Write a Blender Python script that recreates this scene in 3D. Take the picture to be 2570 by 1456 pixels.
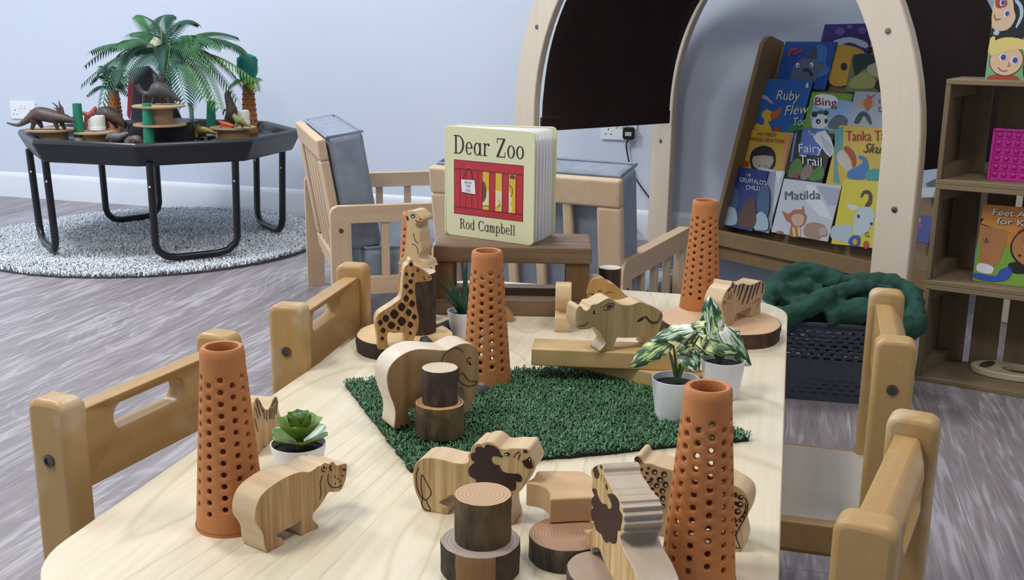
import bpy, bmesh, math, random
from mathutils import Vector as V, Matrix
for o in list(bpy.data.objects): bpy.data.objects.remove(o)
S = bpy.context.scene
COL = S.collection
random.seed(7)
PI = math.pi

# ---------------------------------------------------------------- camera
F, CX, CY, H = 2700.0, 1285.0, 728.0, 0.86
PITCH, ROLL, YAW = math.atan(662/2700), math.atan(0.0115), math.radians(14.277)
fw = V((-math.sin(YAW)*math.cos(PITCH), math.cos(YAW)*math.cos(PITCH), -math.sin(PITCH)))
r0 = V((math.cos(YAW), math.sin(YAW), 0)); u0 = r0.cross(fw)
RT = r0*math.cos(ROLL)+u0*math.sin(ROLL); UP = u0*math.cos(ROLL)-r0*math.sin(ROLL)
CAM = V((0, 0, H))
cd = bpy.data.cameras.new('camera'); cam = bpy.data.objects.new('camera', cd); COL.objects.link(cam)
cd.sensor_width = 36; cd.lens = F/2570*36; cd.clip_start = 0.02
mw = Matrix((RT, UP, -fw)).transposed().to_4x4(); mw.translation = CAM; cam.matrix_world = mw
S.camera = cam
S.view_settings.view_transform = 'Standard'; S.view_settings.look = 'None'
S.view_settings.gamma = 1; S.view_settings.use_curve_mapping = False
S.view_settings.exposure = 0.0

# ---------------------------------------------------------------- daylight and lamps
wd = bpy.data.worlds.new('daylight'); S.world = wd; wd.use_nodes = True
wd.node_tree.nodes['Background'].inputs[0].default_value = (0.80, 0.90, 1.0, 1)
wd.node_tree.nodes['Background'].inputs[1].default_value = 1.6
PANELS = [(-1.35, 0.35, 31, (1, .96, .86)), (-2.75, 2.55, 54, (.90, .95, 1)), (0.6, 0.9, 13, (1, .96, .88)), (-0.9, 3.0, 20, (.94, .97, 1))]
for x, y, e, c in PANELS:
    ld = bpy.data.lights.new('panel_lamp', 'AREA'); ld.shape = 'SQUARE'; ld.size = 0.58; ld.energy = e; ld.color = c
    lo = bpy.data.objects.new('panel_lamp', ld); COL.objects.link(lo); lo.location = (x, y, 2.575)

def ray(x, y): return RT*((x-CX)/F)-UP*((y-CY)/F)+fw
def at(x, y, z):                       # photo pixel -> point on the horizontal plane z
    d = ray(x, y); return CAM+d*((z-H)/d.z)
def hit(p, O, n):                      # photo pixel -> point on a plane
    d = ray(*p); return CAM+d*(n.dot(O-CAM)/n.dot(d))

# ---------------------------------------------------------------- materials
def lin(h):
    c = [int(h[i:i+2], 16)/255 for i in (0, 2, 4)]
    return tuple(x/12.92 if x <= .04045 else ((x+.055)/1.055)**2.4 for x in c)+(1,)
MATS = {}
def base_mat(name):
    m = bpy.data.materials.new(name); m.use_nodes = True
    nt = m.node_tree; return m, nt, nt.nodes['Principled BSDF']
def node(nt, t, **k):
    n = nt.nodes.new(t)
    for a, b in k.items():
        if a.startswith('_'): setattr(n, a[1:], b)
        else: n.inputs[a.replace('__', ' ')].default_value = b
    return n
def ramp(nt, fac, stops):
    r = nt.nodes.new('ShaderNodeValToRGB'); nt.links.new(fac, r.inputs[0])
    e = r.color_ramp.elements
    while len(e) < len(stops): e.new(.5)
    for i, (p, c) in enumerate(stops): e[i].position = p; e[i].color = lin(c) if isinstance(c, str) else c
    return r.outputs[0]
def coords(nt, scale=(1, 1, 1), rot=(0, 0, 0), kind='Object'):
    t = nt.nodes.new('ShaderNodeTexCoord'); mp = nt.nodes.new('ShaderNodeMapping')
    nt.links.new(t.outputs[kind], mp.inputs[0]); mp.inputs['Scale'].default_value = scale; mp.inputs['Rotation'].default_value = rot
    return mp.outputs[0]
def bump(nt, b, h, s=.3, d=.002):
    n = nt.nodes.new('ShaderNodeBump'); n.inputs['Strength'].default_value = s; n.inputs['Distance'].default_value = d
    nt.links.new(h, n.inputs['Height']); nt.links.new(n.outputs[0], b.inputs['Normal'])
def plain(hexc, rough=.5, metal=0, name=None, noise=0, scale=60, bmp=0):
    k = ('p', hexc, rough, metal, noise, scale, bmp)
    if k in MATS: return MATS[k]
    m, nt, b = base_mat(name or 'mat_'+hexc)
    b.inputs['Base Color'].default_value = lin(hexc); b.inputs['Roughness'].default_value = rough; b.inputs['Metallic'].default_value = metal
    if noise or bmp:
        n = node(nt, 'ShaderNodeTexNoise', Scale=scale, Detail=4.0); nt.links.new(coords(nt), n.inputs['Vector'])
        c = lin(hexc)
        if noise: nt.links.new(ramp(nt, n.outputs[0], [(.3, tuple(x*(1-noise) for x in c[:3])+(1,)), (.7, tuple(min(1, x*(1+noise)) for x in c[:3])+(1,))]), b.inputs['Base Color'])
        if bmp: bump(nt, b, n.outputs[0], bmp, .003)
    MATS[k] = m; return m
def wood(name, light, dark, axis='Z', fine=90, rough=.45, tilt=0, contrast=.5, mid=None, wear=None):
    k = ('w', name)
    if k in MATS: return MATS[k]
    m, nt, b = base_mat(name)
    i = 'XYZ'.index(axis); sc = [1, 1, 1]; sc[i] = .045
    co = coords(nt, tuple(sc), (0, tilt, 0))
    n1 = node(nt, 'ShaderNodeTexNoise', Scale=fine, Detail=5.0, Distortion=.6); nt.links.new(co, n1.inputs['Vector'])
    n2 = node(nt, 'ShaderNodeTexNoise', Scale=fine*.22, Detail=3.0, Distortion=1.5); nt.links.new(co, n2.inputs['Vector'])
    mx = node(nt, 'ShaderNodeMix', _data_type='FLOAT'); mx.inputs[0].default_value = .55
    nt.links.new(n1.outputs[0], mx.inputs[2]); nt.links.new(n2.outputs[0], mx.inputs[3])
    st = [(.5-contrast*.35, dark), (.5+contrast*.35, light)]
    if mid: st = [(st[0][0], dark), (.5, mid), (st[1][0], light)]
    c = ramp(nt, mx.outputs[0], st)
    if wear:
        n3 = node(nt, 'ShaderNodeTexNoise', Scale=14.0, Detail=4.0); nt.links.new(coords(nt), n3.inputs['Vector'])
        w = nt.nodes.new('ShaderNodeMix'); w.data_type = 'RGBA'
        nt.links.new(ramp(nt, n3.outputs[0], [(.55, (0, 0, 0, 1)), (.68, (.8, .8, .8, 1))]), w.inputs[0])
        nt.links.new(c, w.inputs[6]); w.inputs[7].default_value = lin(wear); c = w.outputs[2]
    nt.links.new(c, b.inputs['Base Color']); b.inputs['Roughness'].default_value = rough
    bump(nt, b, mx.outputs[0], .12, .0008)
    MATS[k] = m; return m
def rings(name, light, dark, scale=110):
    k = ('r', name)
    if k in MATS: return MATS[k]
    m, nt, b = base_mat(name)
    n = node(nt, 'ShaderNodeTexWave', Scale=scale, Distortion=2.2, Detail=2.0); n.wave_type = 'RINGS'; n.rings_direction = 'Z'
    n.inputs['Detail Scale'].default_value = .6
    nt.links.new(coords(nt, (1, 1, .05)), n.inputs['Vector'])
    nt.links.new(ramp(nt, n.outputs[0], [(.1, dark), (.75, light)]), b.inputs['Base Color']); b.inputs['Roughness'].default_value = .6
    MATS[k] = m; return m
def barkm(name, light, dark, scale=70):
    k = ('b', name)
    if k in MATS: return MATS[k]
    m, nt, b = base_mat(name)
    n = node(nt, 'ShaderNodeTexNoise', Scale=float(scale), Detail=7.0, Roughness=.65); nt.links.new(coords(nt, (1, 1, .35)), n.inputs['Vector'])
    nt.links.new(ramp(nt, n.outputs[0], [(.35, dark), (.65, light)]), b.inputs['Base Color']); b.inputs['Roughness'].default_value = .85
    bump(nt, b, n.outputs[0], .8, .003)
    MATS[k] = m; return m

MAPLE = wood('maple_wood', 'D8BFA0', 'C4A585', 'Z', 60, .5, contrast=.8)
MAPLEX = wood('maple_wood_rail', 'D8BFA0', 'C4A585', 'X', 60, .5, contrast=.8)
BEECH = wood('worn_beech', 'C6A46E', 'A88550', 'Z', 60, .4, contrast=.8, wear='C9B596')
BEECHY = wood('worn_beech_board', 'C19E68', 'A37F4C', 'Y', 60, .4, contrast=.8, wear='C2A377')
BROWN = wood('brown_stained_wood', '967B62', '5C4632', 'X', 70, .6, contrast=.6)
BROWNZ = wood('brown_stained_upright', '83623F', '4A3018', 'Z', 70, .6, contrast=.6)
CRATE = wood('crate_pine', '8E7B5E', '655339', 'Z', 40, .75, contrast=1)
CRATEX = wood('crate_pine_board', '9A8768', '715F45', 'X', 40, .75, contrast=1)
CASE = wood('bookcase_wood', '9B7E58', '7C623F', 'X', 50, .6, contrast=1)
BIRCH = wood('birch_ply', 'DCCDB8', 'CDBCA5', 'Z', 40, .6, contrast=1)
ANIM = wood('toy_wood', 'D0AC7A', '946C3E', 'Z', 260, .42, .3, .4)
ANIM_L = wood('toy_wood_pale', 'DCBE8C', 'A27A44', 'Z', 230, .42, .5, .36)
ANIM_G = wood('toy_wood_giraffe', 'CFA36C', '9C703C', 'Z', 220, .42, -.2, .4)
ANIM_E = wood('toy_wood_elephant', 'C2A478', '7C5A38', 'Z', 40, .4, -.4, .45, mid='A4845A')
ANIM_R = wood('toy_wood_rhino', 'C2AA78', '927C4A', 'Z', 90, .42, -.3, .4)
EDGE = wood('toy_wood_edge', 'DDC7A4', 'BFA07A', 'Y', 80, .4, 0, .6)
EDGE_E = wood('toy_wood_edge_pale', 'E6DFD4', 'BEA480', 'Y', 30, .4, 0, .5, wear='EDECEA')
BURN = plain('2C100F', .45, name='burnt_brown_print')
PLANK = wood('pale_plank', 'D9BC86', 'B88E50', 'X', 50, .5, contrast=.55)
WHITE = plain('EDEFF3', .35, name='white_plastic')
BLACKP = plain('14161C', .35, name='black_plastic')
BOLT = plain('6E6A62', .35, .9, name='steel_bolt')
GREYF = plain('8791A0', .9, name='grey_upholstery', noise=.12, scale=30, bmp=.15)

# ---------------------------------------------------------------- mesh helpers
class MB:
    def __init__(s): s.v = []; s.f = []; s.m = []; s.sm = []
    def add(s, vs, fs, m=0, sm=True):
        o = len(s.v); s.v += [V(x) for x in vs]
        for f in fs: s.f.append([i+o for i in f]); s.m.append(m); s.sm.append(sm)
        return s
    def box(s, c, d, m=0, rot=None):
        c = V(c); h = V(d)/2
        vs = [V((x*h.x, y*h.y, z*h.z)) for x in (-1, 1) for y in (-1, 1) for z in (-1, 1)]
        if rot: vs = [rot @ v for v in vs]
        return s.add([c+v for v in vs], [(0, 1, 3, 2), (4, 6, 7, 5), (0, 4, 5, 1), (2, 3, 7, 6), (0, 2, 6, 4), (1, 5, 7, 3)], m)
    def tube(s, path, rad, n=10, m=0, flat=1.0):
        path = [V(p) for p in path]; k = len(path)
        if not hasattr(rad, '__len__'): rad = [rad]*k
        up = None; vs = []
        for i, p in enumerate(path):
            t = (path[min(i+1, k-1)]-path[max(i-1, 0)]).normalized()
            if up is None: up = t.orthogonal().normalized()
            up = (up-t*up.dot(t)).normalized(); b = t.cross(up)
            for j in range(n):
                a = 2*PI*j/n; vs.append(p+up*(math.cos(a)*rad[i])+b*(math.sin(a)*rad[i]*flat))
        fs = [(i*n+j, i*n+(j+1) % n, (i+1)*n+(j+1) % n, (i+1)*n+j) for i in range(k-1) for j in range(n)]
        fs += [list(range(n))[::-1], list(range((k-1)*n, k*n))]
        return s.add(vs, fs, m)
    def lathe(s, prof, n=32, m=0, c=(0, 0, 0), ph=0, wob=None, caps=True, mats=None):
        c = V(c); k = len(prof); vs = []
        for r, z in prof:
            for j in range(n):
                a = 2*PI*j/n+ph; q = r*(wob(a, z) if wob else 1); vs.append(c+V((q*math.cos(a), q*math.sin(a), z)))
        for i in range(k-1):
            mm = mats[i] if mats else m
            s.add([], [], mm)
        o = len(s.v); s.v += vs
        for i in range(k-1):
            for j in range(n):
                s.f.append([o+i*n+j, o+i*n+(j+1) % n, o+(i+1)*n+(j+1) % n, o+(i+1)*n+j]); s.m.append(mats[i] if mats else m); s.sm.append(True)
        if caps:
            s.f.append([o+j for j in range(n)][::-1]); s.m.append(mats[0] if mats else m); s.sm.append(True)
            s.f.append([o+(k-1)*n+j for j in range(n)]); s.m.append(mats[-1] if mats else m); s.sm.append(True)
        return s
    def prism(s, pts, ext, m=0, mside=None, holes=()):
        pts = [V(p) for p in pts]; n = len(pts); ext = V(ext)
        s.add(pts+[p+ext for p in pts], [], 0); o = len(s.v)-2*n
        ms = m if mside is None else mside
        s.f += [[o+i for i in range(n)], [o+n+i for i in range(n)][::-1]]; s.m += [m, m]; s.sm += [True, True]
        for i in range(n): s.f.append([o+i, o+n+i, o+n+(i+1) % n, o+(i+1) % n]); s.m.append(ms); s.sm.append(True)
        return s
    def poly(s, pts, m=0): return s.add(pts, [list(range(len(pts)))], m)
    def build(s, name, mats, parent=None, org=None, bevel=0, seg=2, ang=35, sub=0, fix=True):
        me = bpy.data.meshes.new(name); o = V(org) if org is not None else V((0, 0, 0))
        me.from_pydata([v-o for v in s.v], [], s.f)
        if not isinstance(mats, (list, tuple)): mats = [mats]
        for m in mats: me.materials.append(m)
        me.polygons.foreach_set('material_index', s.m)
        if fix:
            bm = bmesh.new(); bm.from_mesh(me); bmesh.ops.recalc_face_normals(bm, faces=bm.faces); bm.to_mesh(me); bm.free()
        me.polygons.foreach_set('use_smooth', [True]*len(me.polygons)); me.set_sharp_from_angle(angle=math.radians(ang))
        me.update()
        ob = bpy.data.objects.new(name, me); COL.objects.link(ob)
        if parent: ob.parent = parent
        elif org is not None: ob.location = o
        if bevel:
            b = ob.modifiers.new('bevel', 'BEVEL'); b.width = bevel; b.segments = seg; b.limit_method = 'ANGLE'; b.angle_limit = math.radians(40); b.harden_normals = False
        if sub: q = ob.modifiers.new('sub', 'SUBSURF'); q.levels = sub; q.render_levels = sub
        return ob
def tag(o, label, cat, group=None, kind=None):
    o['label'] = label; o['category'] = cat
    if group: o['group'] = group
    if kind: o['kind'] = kind
    return o
def thing(name, label, cat, loc=(0, 0, 0), rz=0, group=None):
    o = bpy.data.objects.new(name, None); COL.objects.link(o); o.empty_display_size = .05
    o.location = loc; o.rotation_euler = (0, 0, rz)
    return tag(o, label, cat, group)
def struct(o): o['kind'] = 'structure'; return o
def copy_tree(o, parent=None):
    c = o.copy(); COL.objects.link(c)
    if parent: c.parent = parent
    for ch in [x for x in bpy.data.objects if x.parent == o]: copy_tree(ch, c)
    return c
def smooth(pts, k=3, closed=True):
    n = len(pts); out = []
    for i in range(n if closed else n-1):
        g = (lambda j: pts[j % n]) if closed else (lambda j: pts[max(0, min(n-1, j))])
        p0, p1, p2, p3 = g(i-1), g(i), g(i+1), g(i+2)
        for q in range(k):
            t = q/k
            out.append(tuple(.5*((2*b)+(c-a)*t+(2*a-5*b+4*c-d)*t*t+(-a+3*b-3*c+d)*t**3) for a, b, c, d in zip(p0, p1, p2, p3)))
    if not closed: out.append(tuple(pts[-1]))
    return out
def rrect(x0, y0, x1, y1, r, k=5):
    out = []
    for cx, cy, a in ((x1-r, y1-r, 0), (x0+r, y1-r, 90), (x0+r, y0+r, 180), (x1-r, y0+r, 270)):
        for i in range(k+1):
            t = math.radians(a+90*i/k); out.append((cx+r*math.cos(t), cy+r*math.sin(t)))
    return out
def ell(cx, cy, rx, ry, n=16, rot=0):
    c, s = math.cos(rot), math.sin(rot)
    return [(cx+rx*math.cos(2*PI*i/n)*c-ry*math.sin(2*PI*i/n)*s, cy+rx*math.cos(2*PI*i/n)*s+ry*math.sin(2*PI*i/n)*c) for i in range(n)]
def stroke(pts, w):                    # 2-D polyline -> list of quads
    q = []
    for a, b in zip(pts[:-1], pts[1:]):
        d = V((b[0]-a[0], b[1]-a[1]))
        if d.length < 1e-9: continue
        d.normalize(); n = V((-d.y, d.x))*w/2; e = d*w*.3
        q.append([(a[0]-e.x+n.x, a[1]-e.y+n.y), (b[0]+e.x+n.x, b[1]+e.y+n.y), (b[0]+e.x-n.x, b[1]+e.y-n.y), (a[0]-e.x-n.x, a[1]-e.y-n.y)])
    return q

def text_polys(s, shear=0):            # built-in lettering -> (vertices, faces), 1 unit wide, 1 unit cap height
    cu = bpy.data.curves.new('lettering', 'FONT'); cu.body = s; cu.size = 1; cu.resolution_u = 3
    ob = bpy.data.objects.new('lettering', cu); COL.objects.link(ob)
    bpy.context.view_layer.update()
    me = bpy.data.meshes.new_from_object(ob.evaluated_get(bpy.context.evaluated_depsgraph_get()))
    vs = [V(v.co) for v in me.vertices]; fs = [list(p.vertices) for p in me.polygons]
    bpy.data.objects.remove(ob); bpy.data.curves.remove(cu); bpy.data.meshes.remove(me)
    x0 = min(v.x for v in vs); x1 = max(v.x for v in vs)
    return [((v.x-x0)/(x1-x0)+shear*v.y/.7, v.y/.7) for v in vs], fs

# ---------------------------------------------------------------- the room
m, nt, b = base_mat('vinyl_plank_floor')
co = coords(nt, (1, 1, 1), (0, 0, math.radians(90)))
br = node(nt, 'ShaderNodeTexBrick', Scale=1.0, Mortar__Size=.0012, Brick__Width=1.22, Row__Height=.18); br.offset = .37
br.inputs['Color1'].default_value = (.2, .2, .2, 1); br.inputs['Color2'].default_value = (.8, .8, .8, 1); br.inputs['Mortar'].default_value = (0, 0, 0, 1); br.inputs['Bias'].default_value = 0
nt.links.new(co, br.inputs['Vector'])
gr = node(nt, 'ShaderNodeTexNoise', Scale=55.0, Detail=8.0, Distortion=1.6); nt.links.new(coords(nt, (1, .06, 1)), gr.inputs['Vector'])
wv = node(nt, 'ShaderNodeTexNoise', Scale=5.0, Detail=3.0, Distortion=3.0); nt.links.new(coords(nt, (1, .12, 1)), wv.inputs['Vector'])
a1 = nt.nodes.new('ShaderNodeMath'); a1.operation = 'MULTIPLY_ADD'; nt.links.new(br.outputs[0], a1.inputs[0]); a1.inputs[1].default_value = .16; nt.links.new(gr.outputs[0], a1.inputs[2])
a2 = nt.nodes.new('ShaderNodeMath'); a2.operation = 'MULTIPLY_ADD'; nt.links.new(wv.outputs[0], a2.inputs[0]); a2.inputs[1].default_value = .5; nt.links.new(a1.outputs[0], a2.inputs[2])
vn = node(nt, 'ShaderNodeTexNoise', Scale=2.6, Detail=1.0, Distortion=.8); nt.links.new(coords(nt, (1, .28, 1)), vn.inputs['Vector'])
v1 = nt.nodes.new('ShaderNodeMath'); v1.operation = 'MULTIPLY_ADD'; v1.inputs[1].default_value = 22.0; nt.links.new(vn.outputs[0], v1.inputs[0]); nt.links.new(br.outputs[0], v1.inputs[2])
v2 = nt.nodes.new('ShaderNodeMath'); v2.operation = 'FRACT'; nt.links.new(v1.outputs[0], v2.inputs[0])
vr = ramp(nt, v2.outputs[0], [(.0, (.10, .10, .10, 1)), (.12, (0, 0, 0, 1)), (.8, (0, 0, 0, 1)), (1, (.10, .10, .10, 1))])
a3 = nt.nodes.new('ShaderNodeMath'); a3.operation = 'ADD'; nt.links.new(a2.outputs[0], a3.inputs[0]); nt.links.new(vr, a3.inputs[1]); a2 = a3
c = ramp(nt, a2.outputs[0], [(.55, '746C6E'), (.85, '8E8689'), (1.05, 'AAA5A9')])
mxr = nt.nodes.new('ShaderNodeMix'); mxr.data_type = 'RGBA'; nt.links.new(br.outputs['Fac'], mxr.inputs[0]); nt.links.new(c, mxr.inputs[6]); mxr.inputs[7].default_value = lin('7A757A')
nt.links.new(mxr.outputs[2], b.inputs['Base Color']); b.inputs['Roughness'].default_value = .42
struct(MB().box((-1.2, 1.4, -.05), (8, 7.4, .1)).build('floor', m))
WA, WB = V((-3.845, 4.586, 0)), V((-.532, 4.421, 0)); wdir = (WB-WA).normalized(); wn = V((wdir.y, -wdir.x, 0))  # wn points into the room
def wallp(t, d, z): return WB+wdir*t+wn*d+V((0, 0, z))
def wall_hit(x, y, d=0): return hit((x, y), WB+wn*d, wn)
wrot = Matrix((wdir, -wn, V((0, 0, 1)))).transposed()
WALL = plain('D3DBEA', .85, name='white_painted_wall', noise=.012, scale=2.5)
struct(MB().box(wallp(-1, -.06, 1.3), (7.6, .12, 2.64), 0, wrot).build('wall_back', WALL))
sk = MB(); prof = [(0, 0), (0, .115), (.006, .125), (.014, .115), (.016, .1), (.016, 0)]
sk.prism([wallp(-4.7, d, z) for d, z in prof], wdir*7.4)
struct(sk.build('baseboard_back', plain('E6EAF2', .4, name='white_gloss_paint')))
struct(MB().box((-1.2, -2.3, 1.3), (8, .1, 2.7)).build('wall_front', WALL)); struct(MB().box((2.85, 1.4, 1.3), (.1, 7.4, 2.7)).build('wall_right', WALL))
struct(MB().box((-1.2, 1.4, 2.65), (8, 7.4, .1)).build('ceiling', plain('F0F0F0', .9, name='ceiling_white')))
em, nt, b = base_mat('lit_diffuser'); b.inputs['Emission Color'].default_value = (1, .97, .92, 1); b.inputs['Emission Strength'].default_value = 3
for i, (x, y, e, c) in enumerate(PANELS):
    t = thing('ceiling_light', ['square lit ceiling panel nearest the left chairs', 'square lit ceiling panel over the round rug', 'square lit ceiling panel right of the table', 'square lit ceiling panel over the armchairs'][i], 'ceiling light', (x, y, 2.59))
    fr = MB()
    for s in (-1, 1): fr.box((s*.3, 0, 0), (.02, .62, .02)).box((0, s*.3, 0), (.58, .02, .02))
    fr.build('frame', WHITE, t); MB().box((0, 0, .006), (.58, .58, .006)).build('diffuser', em, t)

# ---------------------------------------------------------------- toddler table
T = .41
m, nt, b = base_mat('table_maple_laminate')
wv = node(nt, 'ShaderNodeTexNoise', Scale=3.2, Detail=1.5, Distortion=.5); nt.links.new(coords(nt, (1, .16, 1)), wv.inputs['Vector'])
mu = nt.nodes.new('ShaderNodeMath'); mu.operation = 'MULTIPLY'; mu.inputs[1].default_value = 20.0; nt.links.new(wv.outputs[0], mu.inputs[0])
fr_ = nt.nodes.new('ShaderNodeMath'); fr_.operation = 'FRACT'; nt.links.new(mu.outputs[0], fr_.inputs[0])
fi = node(nt, 'ShaderNodeTexNoise', Scale=120.0, Detail=3.0); nt.links.new(coords(nt, (1, .03, 1)), fi.inputs['Vector'])
c1 = ramp(nt, fr_.outputs[0], [(0, 'D3C8AF'), (.06, 'DED3BB'), (.9, 'E0D6C0'), (.98, 'CFC3A8')])
c2 = ramp(nt, fi.outputs[0], [(.3, (.9, .88, .84, 1)), (.6, (1, 1, 1, 1))])
mm = nt.nodes.new('ShaderNodeMix'); mm.data_type = 'RGBA'; mm.blend_type = 'MULTIPLY'; mm.inputs[0].default_value = 1
nt.links.new(c1, mm.inputs[6]); nt.links.new(c2, mm.inputs[7]); nt.links.new(mm.outputs[2], b.inputs['Base Color']); b.inputs['Roughness'].default_value = .38
TOPM = m
tb = thing('activity_table', 'pale maple children\'s table with rounded corners set with wooden animals', 'table', (-.292, 1.24, 0))
TX0, TX1, TY0, TY1 = -.602, .018, .655, 1.838
ol = [V((x, y, T)) for x, y in rrect(TX0, TY0, TX1, TY1, .10, 12)]
MB().prism(ol, (0, 0, -.024), 0, 1).build('table_top', [TOPM, wood('table_edge_ply', 'D8C2A0', '9C7F62', 'X', 8, .4, contrast=1)], tb, tb.location, .0018)
for sx in (0, 1):
    for sy in (0, 1):
        MB().tube([((TX0+.07, TX1-.07)[sx], (TY0+.08, TY1-.08)[sy], 0), ((TX0+.07, TX1-.07)[sx], (TY0+.08, TY1-.08)[sy], T-.024)], .02, 16).build('leg', MAPLE, tb, tb.location)
ap = MB()
for sx in (0, 1): ap.box(((TX0+.07, TX1-.07)[sx], 1.24, T-.05), (.018, 1.0, .05))
for sy in (0, 1): ap.box((-.292, (TY0+.08, TY1-.08)[sy], T-.05), (.44, .018, .05))
ap.build('apron', MAPLEX, tb, tb.location)

# ---------------------------------------------------------------- toddler chairs (front towards +x, back at x = 0)
def make_chair():
    t = thing('toddler_chair', '', 'chair')
    for s in (-1, 1):
        lg = MB(); y = s*.128
        lg.prism([(x, y-.016, z) for x, z in rrect(-.024, .0, .024, .5, .012)], (0, .032, 0)).build('back_post', BEECH, t, bevel=.006, seg=3)
        MB().box((.262, y, .125), (.036, .032, .25)).build('front_leg', BEECH, t, bevel=.005)
        MB().box((.13, y, .228), (.215, .022, .04)).build('side_rail', BEECHY, t, bevel=.003)
        MB().box((.13, y, .09), (.215, .02, .026)).build('stretcher', BEECHY, t, bevel=.003)
        bt = MB(); bt.lathe([(.0068, 0), (.0068, .002), (.004, .0025), (.004, .001)], 16)
        o = bt.build('bolt', BOLT, t); o.rotation_euler = (s*-PI/2, 0, 0); o.location = (0, y+s*.0155, .438)
    # back board: arched, bowed, with an oblong hand hole
    bd = MB(); N = 28; L = .224
    for side in (0, 1):
        pass
    def P(y, z, d): q = y/(L/2); return V((-.016*(1-q*q)+.004+d, y, z))
    top = lambda y: .483+.024*(1-(y/(L/2))**2); bot = lambda y: .398-.003*(1-(y/(L/2))**2)
    hole = rrect(-.056, .439, .056, .467, .0135, 6); hn = len(hole)
    outer = []
    for k in range(hn):                # outer ring point for every hole point
        a = math.atan2((hole[k][1]-.453)*3, hole[k][0]); cx, sy = math.cos(a), math.sin(a)
        sc = 1/max(abs(cx), abs(sy)); y = max(-1, min(1, cx*sc))*L/2; zf = max(-1, min(1, sy*sc))
        outer.append((y, (top(y)+bot(y))/2+zf*(top(y)-bot(y))/2))
    rings_ = []
    for w in (0, .25, .5, .75, 1):
        rings_.append([(h[0]+(o[0]-h[0])*w, h[1]+(o[1]-h[1])*w) for h, o in zip(hole, outer)])
    o0 = 0; vs = []; fs = []
    for d in (.012, -.012):
        for rg in rings_: vs += [P(y, z, d) for y, z in rg]
    nr = len(rings_)
    for dd in (0, 1):
        for i in range(nr-1):
            for k in range(hn): fs.append([dd*nr*hn+i*hn+k, dd*nr*hn+i*hn+(k+1) % hn, dd*nr*hn+(i+1)*hn+(k+1) % hn, dd*nr*hn+(i+1)*hn+k])
    for i in (0, nr-1):
        for k in range(hn): fs.append([i*hn+k, i*hn+(k+1) % hn, nr*hn+i*hn+(k+1) % hn, nr*hn+i*hn+k])
    bd.add(vs, fs); bd.build('back_board', BEECHY, t, bevel=.007, seg=3)
    MB().box((.128, 0, .244), (.262, .25, .014)).build('seat', wood('pale_seat_wood', 'C9C5BB', 'A9A397', 'Y', 50, .45, contrast=.9), t, bevel=.004)
    MB().box((.262, 0, .222), (.02, .224, .03)).build('front_rail', BEECHY, t)
    return t
ch0 = make_chair()
CH = [((-.665, .99, 0), math.radians(-8), 'worn beech toddler chair left of the table, nearer the camera'),
      ((-.634, 1.392, 0), math.radians(3.5), 'worn beech toddler chair left of the table, behind the nearer one'),
      ((.147, 1.455, 0), math.radians(178), 'worn beech toddler chair right of the table with its pale seat in view'),
      ((.108, .925, 0), math.radians(167), 'worn beech toddler chair right of the table, cut off by the bottom corner')]
for i, (l, r, lab) in enumerate(CH):
    o = ch0 if i == 0 else copy_tree(ch0)
    o.location = l; o.rotation_euler.z = r; tag(o, lab, 'chair', 'toddler chairs around the table')

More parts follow.
